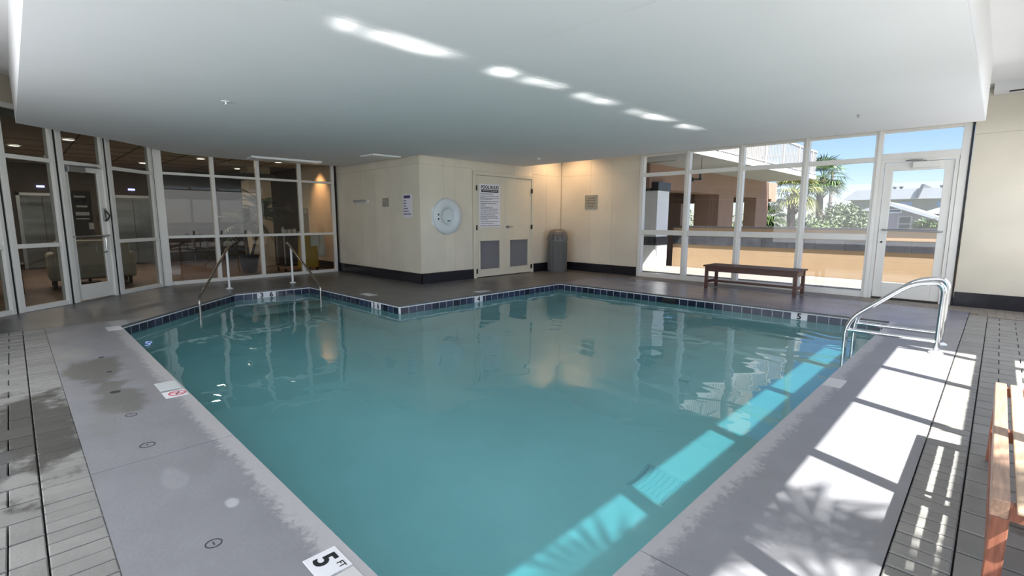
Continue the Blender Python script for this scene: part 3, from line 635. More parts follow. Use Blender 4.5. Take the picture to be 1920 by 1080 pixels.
MB().box(-9.96,YW-.010,1.62,-9.70,YW,1.82).obj('plate_face', m_plate, t, bevel=.004); MB().box(-9.90,YW-.016,1.67,-9.76,YW-.010,1.77).obj('plate_inset', m_plate, t, bevel=.003)
t = thing('plaque', 'grey engraved plaque on the far cream wall', 'plaque', (-7.52,10.50,1.79))
MB().box(-7.71,10.490,1.62,-7.33,10.502,1.965).obj('plaque_face', m_plate, t, bevel=.003)
bars_of_print(t, [(1.89,-7.62,-7.40),(1.83,-7.66,-7.36),(1.76,-7.64,-7.38),(1.69,-7.62,-7.42)], 0, lambda mb,a,b_,z0,z1: mb.box(a,10.4885,z0,b_,10.490,z1), mat('plaque_print',(.14,.14,.13),.5), .02)
# life ring on its backboard
t = thing('life_ring', 'round white life ring case on the cream box wall', 'life ring', (XW,6.60,1.41))
oc = MB(); R8 = .42
pts = [(XW, 6.60+R8*1.0*math.cos(a), 1.41+R8*.93*math.sin(a)) for a in [PI/8+k*PI/4 for k in range(8)]]
oc.add([(XW,y,z) for _,y,z in pts]+[(XW+.02,y,z) for _,y,z in pts], [tuple(range(8))[::-1], tuple(range(8,16))]+[(i,(i+1)%8,(i+1)%8+8,i+8) for i in range(8)]); oc.obj('backboard', m_whitepaint, t)
MB().lathe([(.385,.02),(.375,.07),(.33,.105),(.26,.115),(.19,.095),(.165,.07),(.160,.05)], (XW,6.60,1.41), 48, 'x').obj('ring_body', m_ring, t, True)
MB().lathe([(.16,.05),(.155,.065),(.0001,.068)], (XW,6.60,1.41), 40, 'x').obj('centre_disc', mat('pale_mint_plastic',(.62,.70,.71),.4), t, True)
for dz in (.045,-.045): MB().box(XW+.112,6.30,1.40+dz-.018,XW+.122,6.325,1.40+dz+.018).obj('latch', m_gask, t)
MB().box(XW+.068,6.58,1.30,XW+.072,6.66,1.325).obj('badge', m_ink2, t)
# trash can
t = thing('trash_can', 'tall grey dome top trash can in the far corner', 'trash can', (-8.20,9.98,0))
cx, cy = -8.18, 9.98
MB().lathe([(.225,0),(.235,.02),(.245,.78),(.255,.80)], (cx,cy,0), 40).obj('can_body', m_bin, t, True)
for k in range(16):
    a = 2*PI*k/16; MB().tube([(cx+.243*math.cos(a),cy+.243*math.sin(a),.05),(cx+.250*math.cos(a),cy+.250*math.sin(a),.75)], .009, 6).obj('rib', m_bin, t, True)
MB().lathe([(.268,.79),(.272,.84),(.262,.92),(.235,1.0),(.19,1.06),(.12,1.095),(.0001,1.105)], (cx,cy,0), 40).obj('dome_lid', m_bin, t, True)
dd = Vector((cx,cy,0)).normalized()*-1; px_ = Vector((-dd.y,dd.x,0))
fl_ = MB(); pts = []
for zz, rr in ((.835,.276),(.93,.266),(1.01,.235)):
    for s_ in (-.13,0,.13):
        a = math.atan2(dd.y,dd.x)+s_/rr; pts.append((cx+rr*math.cos(a),cy+rr*math.sin(a),zz))
fl_.add(pts,[(0,1,4,3),(1,2,5,4),(3,4,7,6),(4,5,8,7)]); ob = fl_.obj('flap_door', mat('darker_bin_plastic',(.10,.10,.098),.4), t, True); md = ob.modifiers.new('solid','SOLIDIFY'); md.thickness = .012
# ================================================================ BENCHES
t = thing('wooden_bench', 'low dark brown wooden bench before the far window wall', 'bench', (-3.27,9.87,0))
X0,X1,Y0,Y1,H = -4.09,-2.45,9.60,10.14,.465
for x in (X0,X1-.055):
    for y in (Y0,Y1-.055): MB().box(x,y,0,x+.055,y+.055,H-.03).obj('leg', m_wooddark, t, bevel=.004)
k = 0; y = Y0-.02
while y < Y1: MB().box(X0-.03,y,H-.028,X1+.03,min(y+.075,Y1+.02),H).obj('slat', m_wooddark, t, bevel=.004); y += .087
MB().box(X0+.05,Y0+.008,H-.12,X1-.05,Y0+.032,H-.03).obj('apron', m_wooddark, t); MB().box(X0+.05,Y1-.032,H-.12,X1-.05,Y1-.008,H-.03).obj('apron', m_wooddark, t)
for x in (X0+.012,X1-.04):
    MB().box(x,Y0+.05,H-.12,x+.028,Y1-.05,H-.03).obj('apron', m_wooddark, t); MB().box(x,Y0+.05,.11,x+.03,Y1-.05,.16).obj('stretcher', m_wooddark, t)
MB().box(X0+.03,(Y0+Y1)/2-.02,.115,X1-.03,(Y0+Y1)/2+.02,.155).obj('stretcher', m_wooddark, t)
t = thing('slatted_bench', 'reddish teak slatted bench at the right edge of the frame', 'bench', (.3,3.0,0))
BX, BY0, BY1, BH = .068, 2.19, 3.83, .452
for x in (BX,BX+.436): 
    for y in (BY0,BY1-.06): MB().box(x+.004,y+.004,0,x+.050,y+.058,BH-.0625).obj('leg', m_woodred, t, bevel=.004)
MB().box(BX,BY0,BH-.062,BX+.046,BY1,BH+.001).obj('side_rail', m_woodapron, t, bevel=.004)
MB().box(BX+.444,BY0,BH-.062,BX+.49,BY1,BH+.001).obj('side_rail', m_woodapron, t, bevel=.004)
for k in range(5): MB().box(BX+.060+k*.078,BY0-.05,BH-.014,BX+.107+k*.078,BY1+.0,BH).obj('slat', m_woodslat, t, bevel=.004)
for y in (BY0+.005,BY0+.80,BY1-.045): MB().box(BX+.046,y,BH-.065,BX+.444,y+.04,BH-.015).obj('cross_rail', m_woodred, t)
for x in (BX+.01,BX+.444): MB().box(x,BY0+.06,.12,x+.035,BY1-.06,.165).obj('stretcher', m_woodred, t)
# ================================================================ RAILS
def flange(x, y, par, m): return MB().lathe([(.062,0),(.062,.010),(.045,.022),(.026,.028)], (x,y,0), 28).obj('escutcheon', m, par, True)
for k, (yy, lab) in enumerate(((6.56,'nearer polished steel pool grab rail on the right edge'),(7.06,'farther polished steel pool grab rail on the right edge'))):
    t = thing('grab_rail', lab, 'rail', (-.35,yy,0)); r_ = .0245
    pth = rounded([(-.345,yy,0),(-.335,yy,.735),(-.60,yy,.70),(-1.135,yy,.225),(-1.135,yy,-.75)], .17, 9)
    MB().tube(pth, r_, 20).obj('handrail', m_steel, t, True)
    MB().tube([(-.345,yy,.125),(-1.135,yy,.125)], r_*.9, 16).obj('cross_bar', m_steel, t, True)
    flange(-.345, yy, t, m_whitepaint)
for (ft, en, zb, lab) in ((Vector((-10.55,2.87,0)), Vector((-8.78,1.95,0)), -.55, 'stair rail left of the 3 6 tiles dropping into the pool'),
                      (Vector((-10.6,4.10,0)), Vector((-8.95,3.96,0)), -.55, 'stair rail right of the 3 6 tiles dropping into the pool')):
    t = thing('stair_rail', lab, 'rail', ft); d = (en-ft).normalized(); top = ft+d*.10; L_ = (en-ft).length
    zr = lambda u: .76-(.76-.12)*(u-.0)/L_
    pth = [ft-d*.16+Vector((0,0,zr(-.16)))]+[ft+d*(L_-.0)+Vector((0,0,.12)), en+Vector((0,0,zb))]
    pth = rounded([ft-d*.30+Vector((0,0,zr(-.2)-.02))]+[ft-d*.22+Vector((0,0,zr(-.22)))]+pth[1:], .10, 6)
    MB().tube(pth, .021, 16).obj('handrail', m_rail, t, True)
    MB().tube([ft, ft+Vector((0,0,.75))], .021, 16).obj('post', m_whitepaint, t, True)
    flange(ft.x, ft.y, t, m_whitepaint)
# ================================================================ LOBBY BEHIND THE GLASS
lf = struct('floor.001'); MB().prism([(-19,-9),(-7.2,-9),(-7.2,-2.3),(-8.45,-1.6),(-9.25,-.8),(-9.95,-.1),(-11.2,1.3),(-11.9,2.05),(-12.3,5.9),(-19,5.9)],-.06,-.012).obj('lobby_floor', m_lobbyfloor, lf)
lw = struct('wall_lobby'); lw1 = struct('wall_lobby.001'); lw2 = struct('wall_lobby.002')
MB().box(-18.7,-9,-.05,-18.5,10.6,2.8).obj('back_wall', m_lobbywall, lw); MB().box(-19,-9.2,-.05,-7,-9,3.3).obj('end_wall', m_lobbywall, lw1); MB().box(-7.2,-9,-.05,-7.0,-2.3,3.3).obj('end_wall', m_lobbywall, lw1)
MB().box(-18.6,5.96,-.05,-14.5,6.1,2.8).obj('side_wall', m_lobbywall, lw2)
lc = struct('ceiling_lobby'); MB().box(-19,-9,2.80,-12.9,6.0,2.9).obj('lobby_ceiling', m_lobbyceil, lc)
MB().prism([(-12.9,-9),(-7.2,-9),(-7.2,-2.3),(-8.5,-1.6),(-10.1,-.1),(-11.3,1.2),(-12.1,2.0),(-12.5,5.94),(-12.9,5.94)], 2.80, 2.9).obj('lobby_ceiling', m_lobbyceil, lc)
grd = MB()
for x in range(-18,-9): grd.box(x*1.0-.012,-9,2.793,x+.012,5.9 if x < -12 else -.5,2.80)
for y in range(-9,6): grd.box(-18.5,y-.012,2.792,-12.4 if y > 1 else (-11.4 if y > 0 else -10.0),y+.012,2.80)
grd.obj('ceiling_grid', mat('dark_grid_line',(.10,.095,.085),.8), lc)  # dark lines dividing the lobby ceiling tiles
for i, (x, y) in enumerate(((-12.4,-.6),(-12.4,.9),(-14.2,.2),(-14.2,1.6),(-14.2,-1.2),(-16.2,.8),(-16.2,2.6),(-14.0,3.4),(-16,4.8),(-13.4,5.0),(-12.6,-2.4),(-17.4,1.9))):
    names = ['ahead of the sofa','above the sofa','behind the sofa','by the notice stand','left of the sofa','before the lifts','right of the lifts','above the potted palm','by the beige column','above the service cart','far left','nearest the lifts']
    t = thing('downlight', 'round lit ceiling downlight in the lobby '+names[i], 'light', (x,y,2.80), 'lobby downlights')
    MB().lathe([(.11,0),(.11,-.012),(.085,-.012),(.085,-.004)], (x,y,2.792), 20, 'z', False).obj('trim_ring', m_fix, t); MB().lathe([(.084,-.006),(.0001,-.006)], (x,y,2.792), 20).obj('lens', m_lampon, t)
def pl_(name, loc, e, col, r=.15):
    l = D.lights.new(name, 'POINT'); l.energy = e; l.color = col; l.shadow_soft_size = r; o = D.objects.new(name, l); COL.objects.link(o); o.location = loc
for (x, y, e) in ((-14.2,.2,14),(-14.2,1.6,14),(-16.2,.8,16),(-16.2,2.6,14),(-14.0,3.4,12),(-12.6,-2.4,14)): area('downlight_lamp', (x,y,2.775), (0,0,-1), .16, .16, e, (1,.85,.70))
l = D.lights.new('wall_washer', 'SPOT'); l.energy = 60; l.color = (1,.50,.22); l.spot_size = 1.5; l.spot_blend = .9; l.shadow_soft_size = .05
o = D.objects.new('wall_washer', l); COL.objects.link(o); o.location = (-13.1,5.55,2.75); o.rotation_euler = Vector((.0,.35,-1)).to_track_quat('-Z','Y').to_euler()
t = thing('elevator', 'left pair of brushed steel elevator doors seen through the lobby glass', 'elevator', (-18.5,.66,0))
t2 = thing('elevator', 'right pair of brushed steel elevator doors seen through the lobby glass', 'elevator', (-18.5,2.62,0))
for tt, y in ((t,.66),(t2,2.62)):
    MB().box(-18.49,y-.43,0,-18.46,y-.006,1.95).obj('door_panel', m_lift, tt); MB().box(-18.49,y+.006,0,-18.46,y+.43,1.95).obj('door_panel', m_lift, tt)
    MB().box(-18.5,y-.50,0,-18.44,y-.43,2.02).box(-18.5,y+.43,0,-18.44,y+.50,2.02).box(-18.5,y-.5,1.95,-18.44,y+.5,2.02).obj('door_surround', m_steel2, tt)
    MB().box(-18.48,y-.08,2.17,-18.46,y+.08,2.22).obj('floor_indicator', m_blueled, tt)
# sofa seen from the back
t = thing('sofa', 'rounded beige sofa seen from behind through the glass door', 'sofa', (-13.1,1.05,0))
MB().box(-13.6,.50,.14,-12.9,1.70,.46).obj('seat_base', m_sofa, t, bevel=.05)
MB().box(-12.98,.52,.16,-12.78,1.68,.93).obj('backrest', m_sofa, t, bevel=.07)
MB().box(-13.6,.42,.14,-12.85,.58,.68).obj('armrest', m_sofa, t, bevel=.06); MB().box(-13.6,1.62,.14,-12.85,1.78,.68).obj('armrest', m_sofa, t, bevel=.06)
for y in (.5,1.66):
    for x in (-13.5,-12.9): MB().box(x-.03,y-.03,0,x+.03,y+.03,.15).obj('leg', m_darkwood, t)
t = thing('side_table', 'low dark wooden side table left of the sofa in the lobby', 'table', (-12.6,-.2,0))
MB().box(-12.9,-.5,.50,-12.3,.1,.54).obj('table_top', m_darkwood, t)
for x in (-12.86,-12.38):
    for y in (-.46,.02): MB().box(x,y,0,x+.04,y+.04,.5).obj('leg', m_darkwood, t)
t = thing('notice_stand', 'black notice stand with white cards seen through the glass door', 'notice stand', (-13.7,1.12,0))
MB().box(-13.75,.92,.95,-13.71,1.24,1.92).obj('board', m_gask, t); MB().box(-13.74,1.05,0,-13.71,1.10,.95).obj('post', m_gask, t); MB().box(-13.9,.9,0,-13.55,1.25,.02).obj('foot', m_gask, t)
for (z, h, a, b_) in ((1.78,.035,.97,1.15),(1.58,.035,.99,1.17),(1.41,.07,.97,1.19),(1.33,.02,.97,1.19),(1.12,.14,1.16,1.24)): MB().box(-13.71,a,z,-13.70,b_,z+h).obj('card', m_sign, t)
# beige column with black cap
lc2 = struct('trim_5'); MB().box(-15.6,4.75,0,-15.0,5.35,2.8).obj('column_shaft', m_beige, lc2); MB().box(-15.7,4.65,2.42,-14.9,5.45,2.60).obj('column_cap', m_gask, lc2)
# potted lobby palm
def frond(mb, base, az, el, ln, wid=.05, leaves=12, droop=.5):
    p = Vector(base); d = Vector((math.cos(az)*math.cos(el), math.sin(az)*math.cos(el), math.sin(el))); st = ln/leaves
    side = Vector((-math.sin(az), math.cos(az), 0))
    for i in range(leaves):
        q = p+d*st
        for s_ in (-1,1):
            tip = p+d*st*2.2+side*s_*ln*.30*math.sin(PI*(i+1.5)/(leaves+2))+Vector((0,0,-.06*ln))
            mb.add([p, p+d*st*.5+Vector((0,0,.004)), tip], [(0,1,2)]); w = d*st*.6; mb.add([p-w*.6, p+w, tip], [(0,1,2)])
        p = q; d = (d+Vector((0,0,-droop/leaves))).normalized()
t = thing('potted_palm', 'dark green potted palm in the lobby behind the glass', 'potted plant', (-13.45,4.15,0))
MB().lathe([(.16,0),(.24,.42),(.26,.45),(.22,.45),(.2,.40),(.0001,.40)], (-13.45,4.15,0), 28).obj('pot', m_darkwood, t, True)
MB().tube([(-13.45,4.15,.38),(-13.40,4.10,.9),(-13.46,4.2,1.25)], [.04,.03,.02], 8).tube([(-13.42,4.2,.38),(-13.3,4.35,1.0),(-13.28,4.5,1.5)], [.035,.03,.02], 8).obj('stem', m_trunk, t, True)
fm = MB(); rr = random.Random(3)
for k in range(34): frond(fm, (-13.46+rr.uniform(-.05,.05),4.15+rr.uniform(-.1,.1),rr.uniform(1.0,1.3)), rr.uniform(0,2*PI), rr.uniform(.0,1.2), rr.uniform(.55,.85), droop=1.6)
for k in range(26): frond(fm, (-13.3,4.5,rr.uniform(1.4,1.6)), rr.uniform(0,2*PI), rr.uniform(.1,1.3), rr.uniform(.5,.8), droop=1.5)
fm.obj('foliage', mat('dark_palm_leaf',(.035,.075,.03),.5,var=.3), t, kind='stuff')
# service cart with yellow bag
t = thing('service_cart', 'housekeeping cart with a yellow bag behind the right lobby pane', 'cart', (-13.0,5.35,0))
MB().box(-13.3,4.75,.93,-12.75,5.62,.97).obj('top_shelf', m_cloth, t, bevel=.01); MB().box(-13.3,4.75,.16,-12.75,5.62,.20).obj('bottom_shelf', m_darkwood, t)
for x in (-13.28,-12.79):
    for y in (4.77,5.58):
        MB().box(x,y,.10,x+.03,y+.03,.95).obj('upright', m_steel2, t); MB().lathe([(.05,-.012),(.05,.012)], (x+.015,y+.015,.05), 16, 'y').obj('caster', m_gask, t)
yb_ = MB()
for i, (z, a, b_, dx) in enumerate(((.12,.17,.28,.02),(.22,.15,.28,.08),(.5,.13,.25,.07),(.75,.12,.235,.05),(.92,.11,.225,.02))):
    cy_ = 5.30
    ring = [(-12.62+dx*.3+a*math.cos(2*PI*k/20), cy_+b_*math.sin(2*PI*k/20)*(1+.03*math.cos(7*k)), z) for k in range(20)]
    yb_.v += ring
    if i: yb_.f += [((i-1)*20+k,(i-1)*20+(k+1)%20,i*20+(k+1)%20,i*20+k) for k in range(20)]
yb_.f.append(tuple(range(20))[::-1]); yb_.f.append(tuple(range(80,100)))
yb_.obj('yellow_bag', m_yellow, t, True)
MB().tube([(-12.45,5.14,.95),(-12.43,5.13,.6),(-12.44,5.15,.2)], .006, 6).obj('bag_piping', m_gask, t)
for k, (lab, y, h, r_) in enumerate((('paper roll on the cart, leftmost',4.86,.11,.045),('paper roll on the cart, second from left',4.98,.11,.05),('paper roll on the cart, beside the short cup stack',5.10,.12,.05))):
    q = thing('paper_roll', 'white '+lab, 'paper roll', (-12.9,y,.97), 'rolls on the service cart'); MB().lathe([(.018,h),(.018,0),(r_,0),(r_,h),(.018,h)], (-12.9,y,.97), 20).obj('roll', m_cloth, q, True)
q = thing('cup_stack', 'short white cup stack beside the grey bottle carrier on the cart', 'cups', (-12.88,5.21,.97)); MB().lathe([(.03,0),(.042,.06),(.044,.06),(.040,.06),(.0001,.058)], (-12.88,5.21,.97), 18).obj('cup', m_cloth, q, True)
q = thing('spray_bottle', 'white spray bottle with trigger on the left end of the cart', 'bottle', (-12.85,4.80,.97)); MB().lathe([(.033,0),(.036,.01),(.036,.12),(.014,.16),(.014,.19)], (-12.85,4.80,.97), 16).obj('bottle_body', m_cloth, q, True); MB().box(-12.87,4.77,1.155,-12.83,4.85,1.19).obj('trigger_head', m_gask, q)
q = thing('file_box', 'tall pale grey box standing on the service cart', 'box', (-12.9,5.38,.97)); MB().box(-13.0,5.30,.97,-12.86,5.48,1.62).obj('box_body', mat('pale_grey_card',(.50,.50,.48),.7), q, bevel=.006); MB().lathe([(.05,0),(.05,.008),(.038,.008)], (-12.86,5.39,1.54), 18, 'x').obj('round_tab', m_cloth, q)
q = thing('white_towel', 'white towel folded over the cart above the yellow bag', 'towel', (-12.5,5.45,.8)); MB().box(-12.80,5.30,.965,-12.40,5.50,.985).box(-12.42,5.30,.66,-12.395,5.50,.985).obj('cloth_fold', m_cloth, q, bevel=.006)
q = thing('plastic_bag', 'crumpled white plastic bag hanging from the right end of the cart', 'bag', (-12.6,5.62,.6))
pbm = MB()
for i, (z, a, b_) in enumerate(((.36,.03,.05),(.42,.08,.10),(.6,.09,.10),(.75,.06,.09),(.88,.04,.10),(.96,.02,.02))):
    pbm.v += [(-12.52+a*math.cos(2*PI*k/14)*(1+.2*math.sin(3*k+i)), 5.63+b_*math.sin(2*PI*k/14)*(1+.2*math.cos(2*k+i)), z) for k in range(14)]
    if i: pbm.f += [((i-1)*14+k,(i-1)*14+(k+1)%14,i*14+(k+1)%14,i*14+k) for k in range(14)]
pbm.obj('bag_body', m_cloth, q, True)
# ================================================================ OUTSIDE
og = struct('floor.002'); MB().box(-14,10.76,-.16,9,13.6,-.01).obj('terrace_slab', m_conc, og); MB().box(.96,-12,-.16,9,10.76,-.02).obj('terrace_slab', m_conc, og)
g0 = struct('floor.003'); MB().box(-90,13.8,-1.3,90,160,-1.0).box(9,-60,-1.3,120,13.8,-1.0).obj('outer_ground', m_grass, g0)
cn = struct('trim_7'); MB().box(.97,5.95,3.3,3.6,10.85,3.55).obj('shade_canopy', m_white, cn); MB().box(3.35,10.5,-.1,3.6,10.8,3.3).box(3.35,5.95,-.1,3.55,6.15,3.3).obj('shade_canopy_post', m_white, cn)  # unseen canopy, added to keep sun off the farther right bays
rf = struct('trim_6'); MB().box(-19.2,-9.2,3.6,.97,10.85,3.9).obj('roof_slab', m_white, rf)
t = thing('parapet_wall', 'long peach stucco parapet wall with grey tile band behind the terrace', 'wall', (0,13.7,0))
MB().box(-6.8,13.62,-.2,9,13.85,1.12).obj('stucco_body', m_stucco, t); MB().box(-6.8,13.58,1.12,9,13.89,1.17).obj('coping_cap', m_cap, t); MB().box(-6.8,13.60,.90,9,13.63,.94).obj('ledge', m_stucco, t)
x = -6.8
while x < 8.9: MB().box(x+.003,13.595,.645,x+.607,13.62,.875).obj('tile', m_bandtile, t); x += .61
t = thing('column', 'white square column with black cap outside the leftmost window bay', 'column', (-7.05,12.75,0))
MB().box(-7.35,12.45,-.1,-6.72,13.1,2.13).obj('shaft', m_whitepaint, t); MB().box(-7.38,12.42,2.13,-6.69,13.13,2.36).obj('cap', m_black, t)
MB().box(-7.365,12.435,.645,-6.705,13.115,.875).obj('tile_band', m_bandtile, t)
t = thing('apartment_wing', 'white balconied wing on brown stucco pillars beyond the terrace', 'building', (-7,17,-1))
MB().box(-13,10.9,2.86,-5.15,21.6,3.02).obj('balcony_slab', m_white, t)
MB().box(-7.5,12.3,2.20,-6.9,22.39,2.86).obj('beam', m_stuccob, t); MB().box(-13,22.4,2.1,-6.9,23,2.86).obj('beam', m_stuccob, t); MB().box(-14,16.6,2.3,-7.5,17.1,2.8).obj('beam', m_stuccob, t)
for xp, y0, y1 in ((-7.75,17.0,18.3),(-7.35,20.6,22.0)): MB().box(xp,y0,-1.0,-6.9,y1,2.2).obj('pillar', m_stuccob, t)
MB().box(-17,23.5,-1,-11.4,24,2.3).obj('core_wall', m_stuccob, t)
MB().box(-22,10.9,2.3,-13,24,2.86).obj('garage_ceiling', m_stuccob, t)
MB().box(-22,10.9,3.02,-7.2,22.6,7.2).obj('upper_wall', mat('pale_peach_stucco',(.30,.245,.205),.9), t)
MB().box(-5.22,10.9,3.84,-5.17,21.6,3.90).obj('top_rail', m_white, t); MB().box(-5.22,10.9,3.06,-5.17,21.6,3.10).obj('bottom_rail', m_white, t); MB().box(-7.2,21.54,3.84,-5.2,21.6,3.90).obj('top_rail', m_white, t)
y = 10.95; k = 0
while y < 21.6:
    w = .035 if k % 12 == 0 else .011
    MB().box(-5.2-w,y-w,3.02,-5.2+w,y+w,3.86).obj('picket' if k % 12 else 'rail_post', m_white, t); y += .14; k += 1
x = -7.1
while x < -5.2: MB().box(x-.011,21.56,3.02,x+.011,21.58,3.86).obj('picket', m_white, t); x += .14
t = thing('security_camera', 'black dome camera bracket under the balcony outside', 'camera', (-5.4,12.0,2.5))
MB().box(-5.57,12.0,2.32,-5.33,12.05,2.36).box(-5.39,12.0,2.32,-5.34,12.05,2.50).box(-5.58,11.99,2.29,-5.54,12.06,2.39).obj('bracket', m_gask, t); MB().lathe([(.0001,-.05),(.03,-.03),(.04,0),(.0001,.0)], (-5.35,12.02,2.54), 16).obj('dome', m_steel2, t, True)
MB().tube([(-5.35,12.02,2.54),(-5.35,12.02,2.865)], .006, 6).obj('drop_rod', m_gask, t)
t = thing('sprinkler_pipe', 'thin metal sprinkler pipe under the balcony soffit, left bay', 'pipe', (-6.2,11.6,2.75))
MB().tube([(-6.6,11.4,2.76),(-5.7,11.4,2.76),(-5.7,11.4,2.84)], .014, 8).obj('pipe', m_steel2, t)
# plants
def blades(mb, c, n, r, w, L_, rnd_, zsc=1.0, up=0.):      # leaf clump: n small leaves in an ellipsoid shell
    for _ in range(n):
        a = rnd_.uniform(0,2*PI); z = rnd_.uniform(-1,1); q = math.sqrt(1-z*z); s_ = rnd_.random()**.4
        p = Vector(c)+Vector((q*math.cos(a)*r*s_, q*math.sin(a)*r*s_, z*r*s_*zsc))
        d = Vector((rnd_.gauss(0,1),rnd_.gauss(0,1),rnd_.gauss(0,1)+up)).normalized(); e = d.orthogonal().normalized(); e = (Matrix.Rotation(rnd_.uniform(0,6.3),3,d) @ e)
        mb.add([p-e*w*.5, p+d*L_*.5-e*w*.1+e.cross(d)*w*.2, p+d*L_, p+e*w*.5], [(0,1,3),(1,2,3)])
def shrub(name, label, cat, clumps, m, seed, n=900, w=.10, L_=.2, z0=-1.0, group=None):
    rn = random.Random(seed); c0 = clumps[0]; t = thing(name, label, cat, (c0[0],c0[1],z0), group); mb = MB(); st = MB()
    for (x, y, z, r) in clumps:
        blades(mb, (x,y,z), n, r, w, L_, rn, .85); st.tube([(c0[0],c0[1],z0),((x+c0[0])/2,(y+c0[1])/2,(z+z0)/2),(x,y,z)], [.10,.07,.03], 6)
    mb.obj('foliage', m, t, kind='stuff'); st.obj('stem', m_trunk, t)
def palm(label, x, y, z0, h, cr, seed, m=m_palm, n=38, tr=.16, fan=True):
    rn = random.Random(seed); t = thing('palm_tree', label, 'palm', (x,y,z0))
    pts = [(x+math.sin(i*.6)*.06, y, z0+h*i/10) for i in range(11)]; MB().tube(pts, [tr*1.25-(tr*.35)*i/10+.02*(i % 2) for i in range(11)], 12).obj('trunk', m_trunk, t, True)
    bo = MB()
    for k in range(40):
        a = rn.uniform(0,6.28); z = z0+h*rn.uniform(.72,1.0); bo.tube([(x+tr*.6*math.cos(a),y+tr*.6*math.sin(a),z),(x+(tr+.18)*math.cos(a),y+(tr+.18)*math.sin(a),z+.28)], [.035,.012], 5)
    bo.obj('boot', m_trunk, t); fm = MB(); c = Vector((x,y,z0+h+.1))
    for k in range(n):
        a = rn.uniform(0,2*PI); el = rn.uniform(-.9,1.35); d = Vector((math.cos(a)*math.cos(el), math.sin(a)*math.cos(el), math.sin(el))); s_ = c+d*cr*rn.uniform(.35,.5)
        fm.tube([c, s_], [.015,.01], 4, False); side = d.cross(Vector((0,0,1)) if abs(d.z) < .95 else Vector((1,0,0))).normalized(); up = side.cross(d)
        for j_ in range(15):
            th = (j_-7)/7*1.5; e = (d*math.cos(th)+side*math.sin(th)).normalized(); tip = s_+e*cr*rn.uniform(.5,.66)+Vector((0,0,-.22*cr*rn.random()-.06)); mid = s_+e*cr*.32
            wv = e.cross(up).normalized()*.028; fm.add([s_, mid-wv, tip, mid+wv], [(0,1,2,3)])
    fm.obj('fronds', m, t, kind='stuff'); return t
palm('tall palm in the gap right of the brown pillars', -7.05, 26, -1, 3.55, 1.35, 5, m_palmy)
palm('darker palm behind the end of the balcony', -7.3, 32, -1, 4.6, 1.5, 6)
palm('short yellow green palm left of the tall palm trunk', -8.0, 25.5, -1, 2.3, 1.05, 8, m_palm)
palm('low bushy palm in front of the lilac house', -1.95, 24, -1.0, 1.75, .75, 9, m_palm, 34, .10)
shrub('shrub', 'light green bush left of the first brown pillar', 'bush', [(-13.3,30,.4,1.9),(-11.9,29.5,.2,1.5)], m_leaf, 1)
shrub('shrub', 'light green bush between the two brown pillars', 'bush', [(-10.2,28,.4,1.5),(-9.2,27.5,.1,1.2)], m_leaf, 2)
shrub('shrub', 'green bush at the foot of the palms', 'bush', [(-6.9,27,0,1.2),(-6.2,28,.2,1.2)], m_leaf, 3)
shrub('shrub', 'wide grey green tree seen between balcony end and glass door', 'tree', [(-7.6,31,.5,1.35),(-6.6,32.3,.95,1.55),(-5.95,31.4,.9,1.2),(-8.3,32,.3,1.1),(-6.7,30.5,.0,1.2),(-5.55,31.5,.95,1.1),(-6.2,32.4,1.45,.95)], m_leafg, 4, n=1500)
t = thing('utility_pole', 'thin grey utility pole rising above the grey green tree', 'pole', (-14.95,70,-1)); MB().tube([(-14.95,70,-1),(-14.95,70,7.2)], [.22,.16], 10).obj('pole_shaft', m_wood_pole, t); MB().box(-15.5,69.9,6.9,-14.4,70.1,7.05).obj('cross_arm', m_wood_pole, t)
t = thing('house', 'lilac house with white sloping roof and one white window', 'house', (-5,40,-1))
def xz(mb, poly, y0, y1):
    n = len(poly); return mb.add([(x,y0,z) for x,z in poly]+[(x,y1,z) for x,z in poly], [tuple(range(n)), tuple(range(2*n-1,n-1,-1))]+[(i,i+n,(i+1)%n+n,(i+1)%n) for i in range(n)])
xz(MB(), [(-7.2,-1),(-2.7,-1),(-2.7,1.30),(-5.25,2.26),(-7.2,1.55)], 40, 46).obj('gable_wall', m_house, t)
xz(MB(), [(-7.6,1.42),(-5.25,2.27),(-2.3,1.17),(-2.3,1.36),(-5.25,2.5),(-7.6,1.62)], 39.5, 46.5).obj('roof', m_roof, t)
MB().box(-4.72,39.93,.62,-3.98,40.0,1.60).obj('window_frame', m_white, t); MB().box(-4.62,39.90,.70,-4.08,39.95,1.06).box(-4.62,39.90,1.14,-4.08,39.95,1.52).obj('window_pane', m_win, t)
MB().box(-5.35,39.9,1.78,-4.55,39.97,2.05).obj('sign_board', mat('pale_blue_sign',(.45,.55,.72),.5), t)
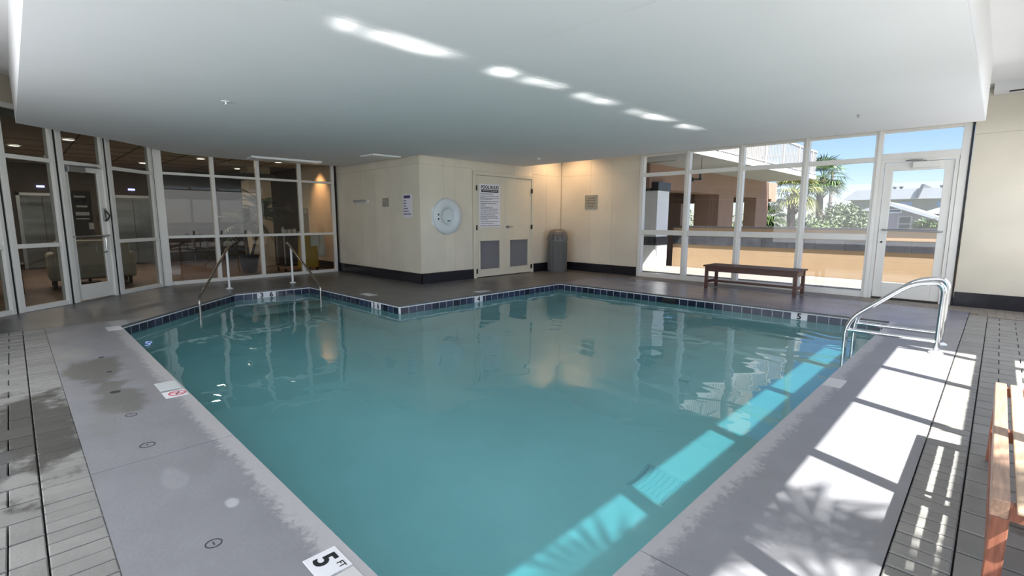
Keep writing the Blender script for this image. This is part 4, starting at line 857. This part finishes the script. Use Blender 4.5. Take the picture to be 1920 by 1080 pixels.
bars_of_print(t, [(1.92,-5.28,-4.66)], 0, lambda mb,a,b_,z0,z1: mb.box(a,39.88,z0,b_+.05,39.9,z1), m_ink2, .10, 'sign_lettering')
MB().box(-3.4,39.6,-1,-3.3,39.7,1.5).obj('porch_post', m_white, t); MB().box(-3.3,39.96,.6,-2.7,40.0,1.3).obj('screen', m_win, t)
t = thing('house', 'small white roofed house right of the lilac house', 'house', (-2,44,-1))
MB().box(-3.2,44,-1,1.5,49,1.75).obj('house_wall', m_house2, t); xz(MB(), [(-3.9,1.75),(2.2,1.75),(2.0,1.85),(-.9,3.0),(-3.6,1.95)], 43.4, 49.5).obj('roof', m_roof, t); MB().box(-2.6,43.93,1.2,-1.2,44,1.7).obj('window_pane', m_win, t)
t = thing('long_building', 'long distant olive building with white metal roof and vents', 'building', (-6,60,-1))
MB().box(-11,60,-1,3,66,3.35).obj('house_wall', m_house2, t); xz(MB(), [(-11.5,3.3),(3.5,3.3),(3.5,3.45),(3.0,4.25),(-10.5,4.25),(-11.5,3.45)], 59.4, 66.6).obj('roof', m_roof, t)
xz(MB(), [(-5.9,3.4),(-5.65,3.4),(-5.3,4.6),(-5.55,4.6)], 59.2, 66).obj('roof_seam', m_bandtile, t)
for k, x in enumerate((-8.2,-7.7,-7.2,-4.2,-3.7,-3.2,-2.2,-1.7)): MB().lathe([(.12,0),(.12,.18),(.2,.2),(.2,.28),(.0001,.34)], (x,61,4.25), 10).obj('roof_vent', m_bandtile, t)
for x in (-6.6,-3.9): MB().box(x-.45,59.93,2.55,x+.45,60,3.05).obj('blue_window', m_bluewin, t)
# planting beyond the right hand windows: fronds of these trees shade the near end of the sunny deck
palm('palm beyond the right hand windows, nearer the entrance', 3.35, .55, -.1, 5.1, 1.15, 21, n=11)
palm('palm beyond the right hand windows, farther along', 8.5, 6.5, -.1, 4.5, 1.6, 22)
t = thing('planter_wall', 'long low cream planter wall beyond the right hand windows', 'wall', (8.0,0,0)); MB().box(8.9,-12,-.1,9.1,13.6,1.0).obj('wall_body', m_white, t)
